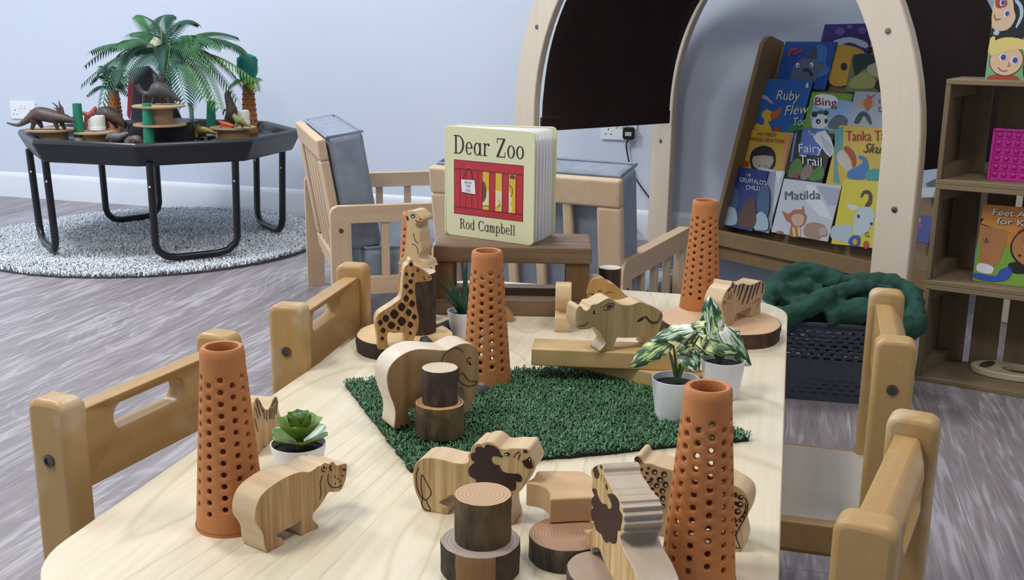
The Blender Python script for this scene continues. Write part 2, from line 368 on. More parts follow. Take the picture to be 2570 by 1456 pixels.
# ---------------------------------------------------------------- armchairs (front towards +x, right arm at -y)
def armchair(name, label, loc, rz, W, w, D=.47):
    t = thing(name, label, 'armchair', loc, rz, 'maple armchairs with grey cushions')
    for s in (-1, 1):
        y = s*W/2
        f = thing('arm_frame', '', '', (0, 0, 0)); f.parent = t
        for k in ('label', 'category'): del f[k]
        MB().prism([(x, y-.014, z) for x, z in rrect(-.028, 0, .028, .33, .004)], (0, .028, 0)).build('post', MAPLE, f)
        MB().prism([(x, y-.014, z) for x, z in rrect(D-.056, 0, D, .33, .004)], (0, .028, 0)).build('post', MAPLE, f)
        q = [(-.028, .33), (-.028, .357), (-.022, .37), (-.009, .377), (D-.02, .377), (D-.007, .371), (D, .357), (D, .33)]
        MB().prism([(x, y-.014, z) for x, z in q], (0, .028, 0)).build('arm_rail', MAPLEX, f)
        MB().box((D/2-.014, y, .15), (D-.084, .024, .05)).build('lower_rail', MAPLEX, f, bevel=.002)
        for k in range(3):
            MB().box((.028+(D-.084)*(k+1)/4, y, .25), (.022, .016, .16)).build('slat', MAPLE, f, bevel=.002)
        for z in (.31, .21, .14):
            o = MB().lathe([(.0065, 0), (.0065, .0015), (.003, .002)], 12).build('bolt', BOLT, f); o.rotation_euler = (PI/2 if s < 0 else -PI/2, 0, 0); o.location = (0, y+s*.0142, z)
    lean = math.radians(-9); R = Matrix.Rotation(lean, 3, 'Y')
    br_ = thing('back_frame', '', ''); br_.parent = t
    for k in ('label', 'category'): del br_[k]
    O = V((.022, 0, .15))
    def B(c, d, n): MB().box(O+R @ V(c), d, 0, R).build(n, MAPLE if d[2] > d[1] else MAPLEX, br_, bevel=.006, seg=3)
    B((0, 0, .38), (.026, w, .06), 'top_rail'); B((0, 0, .02), (.026, w, .05), 'bottom_rail')
    for s in (-1, 1): B((0, s*(w/2-.027), .2), (.0255, .054, .3), 'side_stile')
    ns = 5 if W > .5 else 4
    for k in range(ns): B((0, -w/2+.054+(w-.108)*(k+1)/(ns+1), .2), (.016, .022, .31), 'slat')
    MB().box((D/2+.01, 0, .13), (D-.02, W-.03, .02)).build('seat_board', MAPLEX, t)
    MB().box((D-.03, 0, .125), (.022, W-.03, .05)).build('front_rail', MAPLEX, t)
    def cush(c, d, rot, n):
        bm_ = MB(); nx, ny = 10, 10; c = V(c); h = V(d)/2; vs = []; fs = []
        bm_.box((0, 0, 0), (2, 2, 2))
        o = bm_.build(n, GREYF, t); sb = o.modifiers.new('bevel', 'BEVEL'); 
        for v in o.data.vertices:
            p = V((v.co.x*h.x, v.co.y*h.y, v.co.z*h.z)); v.co = c+(rot @ p if rot else p)
        sb.width = .02; sb.segments = 4
        pp = MB(); cs = [V((x*h.x, y*h.y, z*h.z)) for x, y, z in ((1, 1, 1), (1, -1, 1), (-1, -1, 1), (-1, 1, 1))]
        cs = [c+(rot @ p if rot else p)*.985 for p in cs]; pp.tube(cs+[cs[0]], .004, 6).build('piping', GREYF, o)
    cush((D/2+.05, 0, .195), (D-.04, W-.05, .11), None, 'seat_cushion')
    cush(O+R @ V((.068, 0, .248)), (.1, w-.01, .33), R, 'back_cushion')
    return t
armchair('armchair', 'maple armchair with grey cushions standing beside the round rug', (-1.348, 2.99, 0), math.radians(31), .66, .58)
armchair('armchair', 'maple armchair turned away behind the book on its bench', (-.543, 2.284, 0), math.radians(78.5), .44, .455)

# ---------------------------------------------------------------- flat block animals
def Z(ox, oy, pts): return [(ox+x/5, oy+y/5) for x, y in pts]
def animal(name, label, p1, p2, zb, outline, wood_m, marks=(), thick=.03, zoom=(0, 0), edge=None, group='wooden block animals on the table', k=3):
    A, B = at(p1[0], p1[1], zb), at(p2[0], p2[1], zb)
    u = (B-A); u.z = 0; u.normalize(); n = V((-u.y, u.x, 0))
    if n.dot(A-CAM) < 0: n = -n
    def pl(p):
        q = hit(p, A, n)-A; return (q.dot(u), q.z)
    f = lambda pts: [pl(p) for p in pts]
    ol = [(x, max(z, 0)) for x, z in f(smooth(outline, k))]
    cl = [ol[0]]
    for p in ol[1:]:
        if (p[0]-cl[-1][0])**2+(p[1]-cl[-1][1])**2 > 1e-7: cl.append(p)
    ol = cl
    mb = MB(); mb.prism([(x, 0, z) for x, z in ol], (0, thick, 0), 0, 1)
    for mk in marks:
        kind = mk[0]; e = -.0004
        if kind == 'poly': mb.poly([(x, e, z) for x, z in f(smooth(mk[1], 3))], 2)
        elif kind == 'raw': mb.poly([(x, e, z) for x, z in f(mk[1])], 2)
        elif kind == 'line':
            for q in stroke(f(smooth(mk[1], 4, False)), mk[2] if len(mk) > 2 else .00095): mb.poly([(x, e, z) for x, z in q], 2)
        elif kind == 'hole': mb.poly([(x, e*1.6, z) for x, z in f(smooth(mk[1], 3))], 0)
        elif kind == 'dot': mb.poly([(x, e*2.2, z) for x, z in f(mk[1])], 3)
    ob = mb.build(name, [wood_m, edge or EDGE, BURN, plain('E9D6B0', .4, name='eye_glint')], None, fix=False)
    me = ob.data
    bm = bmesh.new(); bm.from_mesh(me); fs = [q for q in bm.faces if q.material_index < 2 and q.calc_center_median().y > -.00001]
    bmesh.ops.recalc_face_normals(bm, faces=fs)
    for q in bm.faces:
        if q.calc_center_median().y < -.00001 and q.normal.y > 0: q.normal_flip()
    bm.to_mesh(me); bm.free(); me.polygons.foreach_set('use_smooth', [True]*len(me.polygons)); me.set_sharp_from_angle(angle=math.radians(38))
    bv = ob.modifiers.new('bevel', 'BEVEL'); bv.width = .0009; bv.segments = 2; bv.limit_method = 'ANGLE'; bv.angle_limit = math.radians(60)
    R = Matrix((u, n, V((0, 0, 1)))).transposed()
    if R.determinant() < 0: pass
    mt = R.to_4x4(); mt.translation = A; ob.matrix_world = mt
    return tag(ob, label, 'wooden animal', group)

def EL(ox, oy, cx, cy, rx, ry, rot=0, n=14): return Z(ox, oy, ell(cx, cy, rx, ry, n, rot))
# hippo
z = (480, 1120)
animal('toy_hippo', 'wooden hippo block with dotted muzzle beside the front left terracotta cone', *Z(*z, [(965, 1335), (1560, 1040)]), T, Z(*z, [
    (1340, 332), (1200, 385), (1060, 465), (930, 565), (855, 660), (815, 770), (800, 880), (815, 970), (870, 1050), (905, 1120), (915, 1220), (942, 1325), (985, 1335), (1130, 1265), (1165, 1235), (1150, 1165), (1100, 1150), (1065, 1130), (1090, 1095), (1180, 1050), (1280, 1005), (1350, 960), (1383, 935), (1388, 1010), (1383, 1090), (1410, 1112), (1560, 1035), (1600, 1005), (1540, 935), (1525, 880), (1545, 830), (1620, 740), (1665, 680), (1710, 600), (1740, 575), (1800, 578), (1860, 565), (1905, 510), (1935, 430), (1950, 340), (1955, 240), (1925, 220), (1850, 240), (1815, 235), (1790, 200), (1755, 205), (1730, 225), (1690, 210), (1655, 220), (1630, 245), (1590, 255), (1530, 300), (1480, 325), (1420, 322)]), ANIM, [
    ('poly', EL(*z, 1750, 275, 18, 36)), ('dot', EL(*z, 1756, 268, 6, 12)), ('poly', EL(*z, 1918, 295, 22, 16)), ('poly', EL(*z, 1662, 268, 13, 22)), ('line', Z(*z, [(1632, 290), (1645, 315), (1675, 318)])), ('line', Z(*z, [(1692, 272), (1698, 285)])),
    ('line', Z(*z, [(1640, 370), (1618, 470), (1628, 570), (1612, 668)])), ('line', Z(*z, [(1720, 350), (1712, 420), (1735, 490), (1790, 520), (1850, 512), (1885, 490)]))] +
    [('poly', EL(*z, x, y, 9, 14)) for x, y in ((1803, 384), (1838, 410), (1868, 446), (1805, 470), (1900, 370))])
# zebra behind the succulent
z = (560, 940)
animal('toy_zebra', 'wooden zebra block mostly hidden behind the green succulent', (640, 1150), (710, 1078), T, Z(*z, [
    (420, 1040), (405, 900), (400, 760), (388, 600), (385, 430), (400, 330), (432, 288), (470, 335), (515, 415), (560, 440), (600, 385), (635, 300), (670, 278), (692, 310), (695, 430), (715, 500), (745, 600), (755, 700), (750, 760), (690, 800), (640, 870), (600, 960), (560, 940), (520, 900), (490, 960), (480, 990)]), ANIM_G,
    [('raw', Z(*z, q)) for q in ([(410, 330), (425, 320), (470, 520), (460, 530)], [(440, 320), (455, 330), (500, 470), (492, 480)], [(400, 420), (408, 415), (445, 560), (438, 566)], [(500, 430), (515, 440), (525, 560), (515, 560)], [(540, 450), (555, 455), (550, 590), (540, 590)], [(575, 455), (600, 420), (590, 560), (580, 570)], [(610, 430), (625, 425), (610, 560), (600, 560)], [(600, 400), (655, 295), (672, 310), (620, 400)], [(640, 400), (652, 395), (640, 560), (630, 560)], [(670, 330), (684, 335), (664, 500), (655, 500)], [(395, 560), (405, 556), (440, 720), (432, 724)])])
# giraffe on the left wood slice
ZS = T+.022
z = (820, 640)
sp = [(1000, 240, 20, 24), (1078, 250, 20, 24), (1053, 332, 27, 30), (997, 393, 32, 30), (1052, 460, 30, 33), (997, 545, 34, 40), (1070, 612, 38, 42), (940, 652, 47, 52), (848, 742, 53, 58), (1027, 722, 38, 43), (743, 797, 41, 46), (672, 848, 31, 35), (1098, 777, 31, 34), (940, 832, 52, 56), (812, 882, 48, 46), (1050, 875, 34, 40), (897, 920, 20, 24), (708, 946, 31, 34), (1049, 980, 20, 24), (697, 1048, 22, 26)]
animal('toy_giraffe', 'wooden giraffe block with dark brown spots standing on the left wood slice', (968, 877), (1037, 873), ZS, Z(*z, [
    (655, 1190), (640, 1100), (625, 980), (608, 880), (615, 800), (650, 740), (720, 690), (800, 640), (870, 590), (920, 550), (937, 500), (945, 400), (955, 300), (965, 200), (985, 140), (1022, 110), (1032, 72), (1060, 57), (1083, 82), (1087, 122), (1140, 140), (1220, 190), (1280, 240), (1315, 280), (1320, 310), (1290, 328), (1200, 340), (1130, 345), (1112, 370), (1110, 450), (1118, 550), (1125, 640), (1140, 720), (1155, 800), (1155, 880), (1140, 960), (1110, 1020), (1090, 1100), (1092, 1170), (985, 1172), (975, 1080), (972, 985), (930, 975), (850, 985), (790, 975), (765, 992), (760, 1050), (768, 1120), (770, 1184)]), ANIM_G,
    [('poly', Z(*z, [(x-a*.3, y-b), (x+a*.35, y-b*.9), (x+a, y-b*.25), (x+a*.9, y+b*.3), (x+a*.25, y+b), (x-a*.35, y+b*.9), (x-a, y+b*.2), (x-a*.9, y-b*.35)])) for x, y, a, b in sp] +
    [('poly', EL(*z, 1058, 118, 22, 26, .6)), ('poly', EL(*z, 1140, 188, 20, 20)), ('dot', EL(*z, 1136, 184, 6, 6)), ('line', Z(*z, [(1217, 270), (1228, 300), (1245, 312)])), ('poly', EL(*z, 1292, 278, 9, 8))], .022)
# elephant on the grass
ZG = T+.011
z = (860, 820)
animal('toy_elephant', 'large wooden elephant block with carved ear and tusk standing on the grass mat', *Z(*z, [(650, 1290), (860, 1252)]), ZG, Z(*z, [
    (650, 1290), (655, 1180), (660, 1080), (640, 980), (600, 880), (570, 780), (555, 680), (560, 590), (590, 510), (640, 440), (720, 370), (820, 315), (920, 285), (1010, 280), (1120, 285), (1220, 295), (1310, 295), (1370, 265), (1440, 230), (1520, 210), (1600, 215), (1660, 245), (1695, 290), (1710, 400), (1715, 520), (1712, 640), (1705, 740), (1680, 850), (1640, 950), (1590, 1040), (1530, 1095), (1510, 1040), (1535, 960), (1532, 870), (1510, 800), (1480, 760), (1455, 800), (1450, 920), (1460, 1040), (1465, 1120), (1310, 1160), (1300, 1080), (1220, 980), (1120, 940), (1000, 960), (900, 1000), (830, 1040), (825, 1100), (850, 1190), (862, 1252), (760, 1272)]), ANIM_E, [
    ('line', Z(*z, [(1240, 440), (1270, 360), (1330, 300), (1410, 265), (1470, 280), (1510, 320)])), ('poly', EL(*z, 1600, 458, 19, 25)), ('dot', EL(*z, 1606, 450, 7, 8)), ('line', Z(*z, [(1568, 450), (1562, 410), (1590, 387), (1610, 400)])),
    ('line', Z(*z, [(1450, 660), (1462, 610), (1505, 580), (1550, 640), (1600, 685), (1680, 690), (1655, 730), (1570, 745), (1490, 710), (1450, 660)])), ('line', Z(*z, [(1470, 520), (1450, 570), (1442, 620)])), ('poly', EL(*z, 740, 1250, 20, 15)), ('poly', EL(*z, 803, 1240, 19, 15))], .036, edge=EDGE_E)
# roaring lion
z = (960, 1060)
LION = [(530, 1125), (485, 1050), (470, 1000), (440, 940), (405, 850), (385, 750), (378, 670), (385, 600), (410, 530), (450, 480), (500, 455), (570, 445), (660, 450), (760, 470), (870, 500), (980, 518), (1050, 510), (1080, 485), (1072, 440), (1075, 400), (1100, 370), (1110, 330), (1140, 290), (1180, 265), (1230, 267), (1270, 250), (1320, 240), (1380, 250), (1430, 285), (1480, 325), (1560, 330), (1640, 320), (1720, 325), (1800, 325), (1840, 345), (1855, 390), (1880, 440), (1905, 500), (1905, 560), (1885, 600), (1860, 640), (1820, 690), (1800, 740), (1775, 790), (1740, 850), (1700, 885), (1660, 890), (1620, 930), (1600, 960), (1590, 1040), (1602, 1150), (1625, 1240), (1620, 1300), (1420, 1275), (1400, 1200), (1390, 1100), (1340, 1000), (1200, 950), (1050, 930), (940, 930), (860, 915), (800, 960), (725, 990), (720, 1020), (760, 1050), (810, 1080), (820, 1130), (800, 1163), (700, 1150)]
MANE = [(1110, 430), (1115, 395), (1165, 375), (1165, 330), (1200, 305), (1250, 310), (1280, 325), (1290, 290), (1330, 278), (1390, 295), (1440, 325), (1470, 355), (1480, 395), (1518, 430), (1490, 440), (1440, 425), (1395, 425), (1370, 450), (1375, 490), (1400, 520), (1440, 535), (1470, 540), (1480, 580), (1510, 615), (1560, 635), (1640, 645), (1700, 645), (1740, 670), (1750, 710), (1735, 748), (1700, 745), (1675, 740), (1675, 800), (1660, 850), (1610, 860), (1600, 910), (1540, 950), (1400, 940), (1280, 880), (1190, 800), (1175, 740), (1170, 715), (1110, 685), (1080, 640), (1080, 590), (1105, 545), (1150, 510), (1155, 492), (1120, 470)]
animal('toy_lion', 'pale wooden lion block with open mouth and dark mane behind the front log stump', *Z(*z, [(500, 1110), (820, 1162)]), T, Z(*z, LION), ANIM_L, [('poly', Z(*z, MANE)), ('poly', EL(*z, 1565, 400, 40, 22, -.1)), ('dot', EL(*z, 1552, 402, 18, 9)), ('poly', EL(*z, 1795, 366, 28, 20, .3)),
    ('raw', Z(*z, [(1750, 485), (1800, 465), (1850, 430), (1872, 485), (1888, 575), (1830, 582), (1785, 555)])), ('dot', Z(*z, [(1835, 455), (1850, 448), (1858, 490)])), ('line', Z(*z, [(1650, 440), (1675, 395), (1720, 370)])), ('line', Z(*z, [(1705, 470), (1715, 430), (1730, 400)])),
    ('line', Z(*z, [(455, 570), (425, 650), (430, 780), (465, 900), (505, 965)])), ('line', Z(*z, [(505, 950), (485, 800), (495, 660), (560, 770), (610, 870), (600, 920), (550, 975)])), ('line', Z(*z, [(510, 955), (490, 1010), (520, 1080), (600, 1115), (585, 1055), (575, 1050), (550, 980), (510, 955)]))])
# rhino on the planks
ZP = T+.0225*2+.0038
z = (1360, 670)
animal('toy_rhino', 'wooden rhino block with raised horn standing on the upper pale plank', *Z(*z, [(740, 1070), (915, 1052)]), ZP, Z(*z, [
    (740, 1070), (735, 1040), (790, 980), (800, 930), (760, 870), (740, 820), (690, 780), (650, 755), (600, 775), (520, 785), (460, 780), (430, 740), (420, 650), (430, 560), (440, 520), (470, 490), (500, 500), (530, 540), (570, 545), (600, 520), (620, 480), (650, 470), (700, 460), (760, 425), (820, 395), (870, 395), (920, 430), (980, 465), (1060, 480), (1150, 465), (1230, 440), (1290, 455), (1380, 490), (1460, 530), (1510, 570), (1522, 620), (1510, 690), (1490, 750), (1470, 830), (1480, 930), (1490, 990), (1330, 1008), (1310, 950), (1270, 880), (1150, 890), (1030, 892), (950, 890), (930, 930), (910, 980), (915, 1052)]), ANIM_R, [
    ('poly', EL(*z, 660, 570, 20, 22)), ('dot', EL(*z, 668, 566, 8, 9)), ('line', Z(*z, [(772, 505), (830, 465), (890, 458), (905, 480), (870, 520), (810, 540), (772, 535)])), ('poly', EL(*z, 848, 495, 38, 15, -.35)), ('line', Z(*z, [(455, 740), (520, 738), (560, 715), (580, 690)])),
    ('poly', Z(*z, [(1190, 692), (1225, 650), (1262, 632), (1268, 655), (1235, 682)])), ('line', Z(*z, [(1262, 632), (1310, 622), (1355, 675), (1410, 692), (1460, 668), (1488, 580)])), ('line', Z(*z, [(1268, 652), (1310, 640), (1355, 695), (1410, 708), (1475, 682), (1500, 600)]))])
# gorilla at the far edge
animal('toy_gorilla', 'wooden gorilla block looking over the rhino from the far end of the table', (1478, 797), (1590, 792), T, Z(*z, [
    (560, 320), (575, 255), (600, 190), (650, 150), (720, 135), (790, 150), (840, 200), (900, 215), (960, 260), (1020, 320), (1100, 390), (1170, 450), (1190, 540), (1180, 620), (1060, 632), (1040, 540), (900, 520), (850, 540), (840, 632), (700, 636), (690, 520), (620, 460), (575, 390), (570, 355)]), wood('toy_wood_gorilla', 'D2A766', 'AE8043', 'Z', 120, .42, 0, .8),
    [('line', Z(*z, [(585, 345), (620, 338), (665, 352)])), ('line', Z(*z, [(632, 345), (634, 390)])), ('line', Z(*z, [(705, 325), (712, 300), (735, 295), (750, 318)])), ('line', Z(*z, [(800, 330), (840, 315), (885, 320)]))])
# tiger on the right slice
z = (1560, 660)
animal('toy_tiger', 'wooden tiger block with burnt stripes standing on the right wood slice', *Z(*z, [(1330, 800), (1730, 640)]), ZS, Z(*z, [
    (1300, 800), (1290, 700), (1270, 600), (1255, 520), (1270, 455), (1290, 400), (1330, 330), (1370, 290), (1385, 245), (1402, 236), (1420, 262), (1465, 272), (1520, 252), (1560, 265), (1610, 275), (1680, 255), (1740, 225), (1780, 235), (1800, 280), (1795, 360), (1765, 450), (1745, 540), (1738, 637), (1620, 685), (1635, 560), (1560, 590), (1450, 640), (1415, 690), (1410, 765)]), wood('toy_wood_tiger', 'CFAE82', 'B08C60', 'Z', 90, .42, 0, .6),
    [('raw', Z(*z, q)) for q in ([(1432, 275), (1448, 278), (1412, 385), (1405, 380)], [(1480, 270), (1498, 268), (1450, 425), (1443, 420)], [(1522, 265), (1545, 268), (1472, 475), (1464, 470)], [(1580, 278), (1604, 282), (1512, 525), (1503, 520)], [(1632, 275), (1655, 270), (1578, 515), (1568, 510)], [(1682, 260), (1705, 252), (1635, 455), (1627, 450)], [(1725, 240), (1748, 236), (1690, 395), (1682, 390)], [(1768, 246), (1784, 258), (1765, 385), (1757, 380)], [(1390, 255), (1408, 250), (1395, 320), (1380, 310)], [(1330, 350), (1368, 300), (1372, 315), (1340, 365)])] +
    [('line', Z(*z, [(1650, 520), (1690, 470), (1725, 450), (1715, 520), (1690, 570)])), ('line', Z(*z, [(1365, 370), (1375, 420), (1350, 455)])), ('line', Z(*z, [(1340, 390), (1348, 430), (1325, 455)])), ('line', Z(*z, [(1270, 520), (1300, 480), (1305, 520)]))])
# lion on the front slices
z = (1260, 1165)
animal('toy_lion', 'wooden lion block with upturned face seen end on in front of the leopard', *Z(*z, [(1120, 1110), (1520, 1910)]), ZS+.003, Z(*z, [
    (1120, 1110), (1060, 960), (1025, 830), (1055, 850), (1085, 860), (1150, 800), (1165, 740), (1130, 640), (1125, 560), (1140, 480), (1150, 400), (1130, 340), (1125, 270), (1135, 200), (1122, 140), (1120, 70), (1160, 30), (1220, -2), (1258, 8), (1275, 60), (1280, 120), (1310, 190), (1340, 240), (1378, 305), (1390, 340), (1432, 376), (1446, 416), (1487, 455), (1493, 505), (1520, 550), (1514, 602), (1536, 655), (1524, 705), (1536, 770), (1516, 825), (1524, 862), (1482, 905), (1490, 980), (1530, 1080), (1580, 1180), (1640, 1300), (1700, 1460), (1730, 1620), (1720, 1760), (1640, 1900), (1560, 1990), (1480, 1830), (1490, 1740), (1400, 1455), (1330, 1340), (1250, 1150), (1215, 1060), (1130, 1055)]), ANIM_L, [
    ('poly', Z(*z, [(1135, 330), (1160, 300), (1190, 330), (1200, 380), (1235, 460), (1280, 505), (1310, 500), (1330, 550), (1370, 560), (1380, 510), (1350, 430), (1330, 385), (1380, 370), (1440, 410), (1470, 490), (1470, 560), (1500, 620), (1510, 680), (1490, 780), (1490, 830), (1450, 840), (1445, 920), (1430, 990), (1390, 995), (1350, 970), (1310, 985), (1270, 930), (1250, 880), (1190, 830), (1160, 740), (1125, 660), (1125, 580), (1150, 550), (1125, 470), (1150, 410), (1165, 390)])),
    ('poly', Z(*z, [(1145, 70), (1185, 20), (1195, 60), (1220, 100), (1215, 170), (1175, 175), (1155, 120)])), ('poly', EL(*z, 1247, 35, 13, 24, -.2)), ('poly', EL(*z, 1315, 285, 11, 38, -.15)), ('line', Z(*z, [(1260, 130), (1250, 170), (1245, 205)]), .0006), ('line', Z(*z, [(1280, 155), (1280, 200), (1275, 240)]), .0006)], edge=wood('toy_edge_worn', 'C2B4A2', '9C8A76', 'X', 70, .4, contrast=.9))
# leopard behind the front cone
lz = (1260, 1110)
rs = [(1914, 372, 36, 32), (2032, 400, 36, 34), (1982, 468, 42, 36), (1848, 512, 32, 30), (1940, 542, 34, 34), (2050, 530, 34, 40), (2012, 610, 38, 34), (1925, 662, 40, 32), (2018, 705, 36, 38), (1945, 752, 32, 30), (1955, 828, 34, 30), (2020, 800, 30, 30), (1985, 895, 26, 26)]
mk = [('poly', EL(*lz, x, y, a, b)) for x, y, a, b in rs]+[('hole', EL(*lz, x+a*.25, y+b*.25, a*.5, b*.45)) for x, y, a, b in rs]
mk += [('poly', EL(*lz, x, y, r, r*.85, 0, 10)) for x, y, r in ((1688, 342, 11), (1752, 342, 20), (1838, 324, 20), (1820, 386, 22), (1720, 386, 16), (1788, 444, 20), (1738, 478, 13), (1874, 464, 24), (1786, 550, 20), (1886, 586, 24), (1846, 620, 16), (1952, 940, 14), (1655, 290, 9))]
mk += [('line', Z(*lz, [(1665, 215), (1690, 190), (1730, 210), (1752, 260)])), ('poly', EL(*lz, 1705, 240, 20, 48, -.45))]
mk += [('poly', EL(1660, 1165, x, y, a, b)) for x, y, a, b in ((930, 385, 25, 30), (995, 415, 36, 32), (985, 505, 42, 38), (955, 595, 42, 38), (935, 490, 22, 24), (915, 690, 24, 26))]
mk += [('hole', EL(1660, 1165, x+12, y-6, a, b)) for x, y, a, b in ((995, 415, 17, 14), (985, 505, 20, 16), (955, 595, 20, 16))]
mk += [('line', Z(1660, 1165, [(1045, 420), (1080, 500), (1075, 600), (1040, 690), (985, 780), (945, 860), (940, 930), (985, 1040), (970, 1055), (900, 1030)]), .0009), ('line', Z(1660, 1165, [(1050, 490), (1055, 560), (1020, 640), (960, 700), (915, 740)]), .0009), ('line', Z(1660, 1165, [(905, 810), (940, 870), (915, 900)]), .0009)]
mk += [('poly', EL(1660, 1165, x, y, 14, 20, .5)) for x, y in ((1050, 610), (1025, 660), (990, 710), (945, 765))]
animal('toy_leopard', 'wooden leopard block with printed rosettes behind the front right terracotta cone', (1640, 1342), (1856, 1386), T, [(1592, 1150), (1598, 1143), (1608, 1146), (1612, 1156), (1618, 1162), (1634, 1163), (1652, 1170), (1680, 1178), (1720, 1186), (1760, 1190), (1800, 1196), (1835, 1213), (1858, 1226), (1874, 1241), (1880, 1261), (1878, 1281), (1870, 1305), (1862, 1321), (1860, 1331), (1864, 1349), (1866, 1366), (1858, 1386), (1838, 1383), (1832, 1345), (1815, 1328), (1740, 1310), (1682, 1300), (1674, 1330), (1668, 1348), (1640, 1342), (1648, 1310), (1641, 1280), (1632, 1240), (1620, 1220), (1608, 1200), (1596, 1180), (1591, 1165)], wood('toy_wood_leopard', 'C8AE86', 'B09468', 'Z', 90, .42, 0, .5), mk)
# meerkat on the tall log
ZL = T+.022+.088
z = (860, 510)
animal('toy_meerkat', 'upright wooden meerkat block standing on the tall bark log', (1003, 665), (1062, 672), ZL, Z(*z, [
    (715, 785), (708, 735), (720, 700), (768, 662), (775, 630), (785, 560), (795, 460), (800, 400), (806, 330), (800, 260), (785, 150), (800, 112), (850, 92), (900, 98), (930, 120), (960, 150), (1000, 190), (1002, 222), (960, 240), (918, 252), (915, 285), (940, 320), (965, 360), (970, 420), (975, 490), (990, 540), (990, 590), (965, 640), (960, 690), (1000, 710), (1040, 740), (1060, 790), (1050, 830)]), wood('toy_wood_meerkat', 'DEC59A', 'BC9C6C', 'Z', 60, .42, 1.3, .7), [
    ('poly', EL(*z, 882, 162, 28, 24)), ('dot', EL(*z, 884, 166, 14, 11)), ('poly', EL(*z, 884, 166, 5, 5)), ('poly', EL(*z, 814, 190, 13, 32, -.3)), ('poly', EL(*z, 978, 202, 12, 9)), ('line', Z(*z, [(915, 210), (930, 228), (965, 228)])), ('line', Z(*z, [(893, 375), (900, 440), (920, 480), (950, 505)])), ('line', Z(*z, [(872, 515), (900, 518), (940, 570), (945, 620), (955, 640)]))], .030)
# block animal seen from its end
A = at(1392, 834, T); B = at(1432, 835, T)
prof = [(0, 0), (0, .022), (.012, .030), (.006, .040), (-.002, .052), (.002, .066), (.014, .073), (.032, .071), (.042, .058), (.052, .05), (.068, .05), (.078, .04), (.080, .02), (.082, 0), (.064, 0), (.062, .018), (.04, .022), (.02, .014), (.018, 0)]
mb = MB(); u = (B-A); u.z = 0; W_ = u.length; u.normalize(); n = V((-u.y, u.x, 0))
mb.prism([n*y+V((0, 0, zz)) for y, zz in smooth(prof, 3)], u*W_)
o = mb.build('toy_animal', [wood('toy_wood_banded', 'E0C79F', 'C09F72', 'X', 60, .4, contrast=.7)], None); o.location = A
bv = o.modifiers.new('bevel', 'BEVEL'); bv.width = .0012; bv.segments = 2; bv.limit_method = 'ANGLE'
tag(o, 'wooden animal block seen from its end left of the rhino', 'wooden animal', 'wooden block animals on the table')
# block animal lying flat
ZF = T+.022+.0235
pts = Z(1260, 1110, [(300, 500), (350, 470), (400, 435), (430, 375), (470, 356), (600, 354), (700, 355), (860, 355), (980, 360), (1060, 390), (1110, 425), (1180, 470), (1260, 540), (1300, 640), (1240, 690), (1120, 692), (860, 700), (620, 715), (600, 700), (598, 650), (570, 590), (520, 550), (430, 522)])
P = [at(x, y, ZF) for x, y in smooth(pts, 2)]
mb = MB(); mb.prism([p-P[0] for p in P], (0, 0, -.0235))
o = mb.build('toy_animal', [wood('toy_wood_lying', 'D6B58A', 'B08A5C', 'X', 60, .45, contrast=.7)], None); o.location = P[0]
bv = o.modifiers.new('bevel', 'BEVEL'); bv.width = .0015; bv.segments = 2; bv.limit_method = 'ANGLE'
tag(o, 'wooden animal block lying flat on its side across the front wood slice', 'wooden animal', 'wooden block animals on the table')

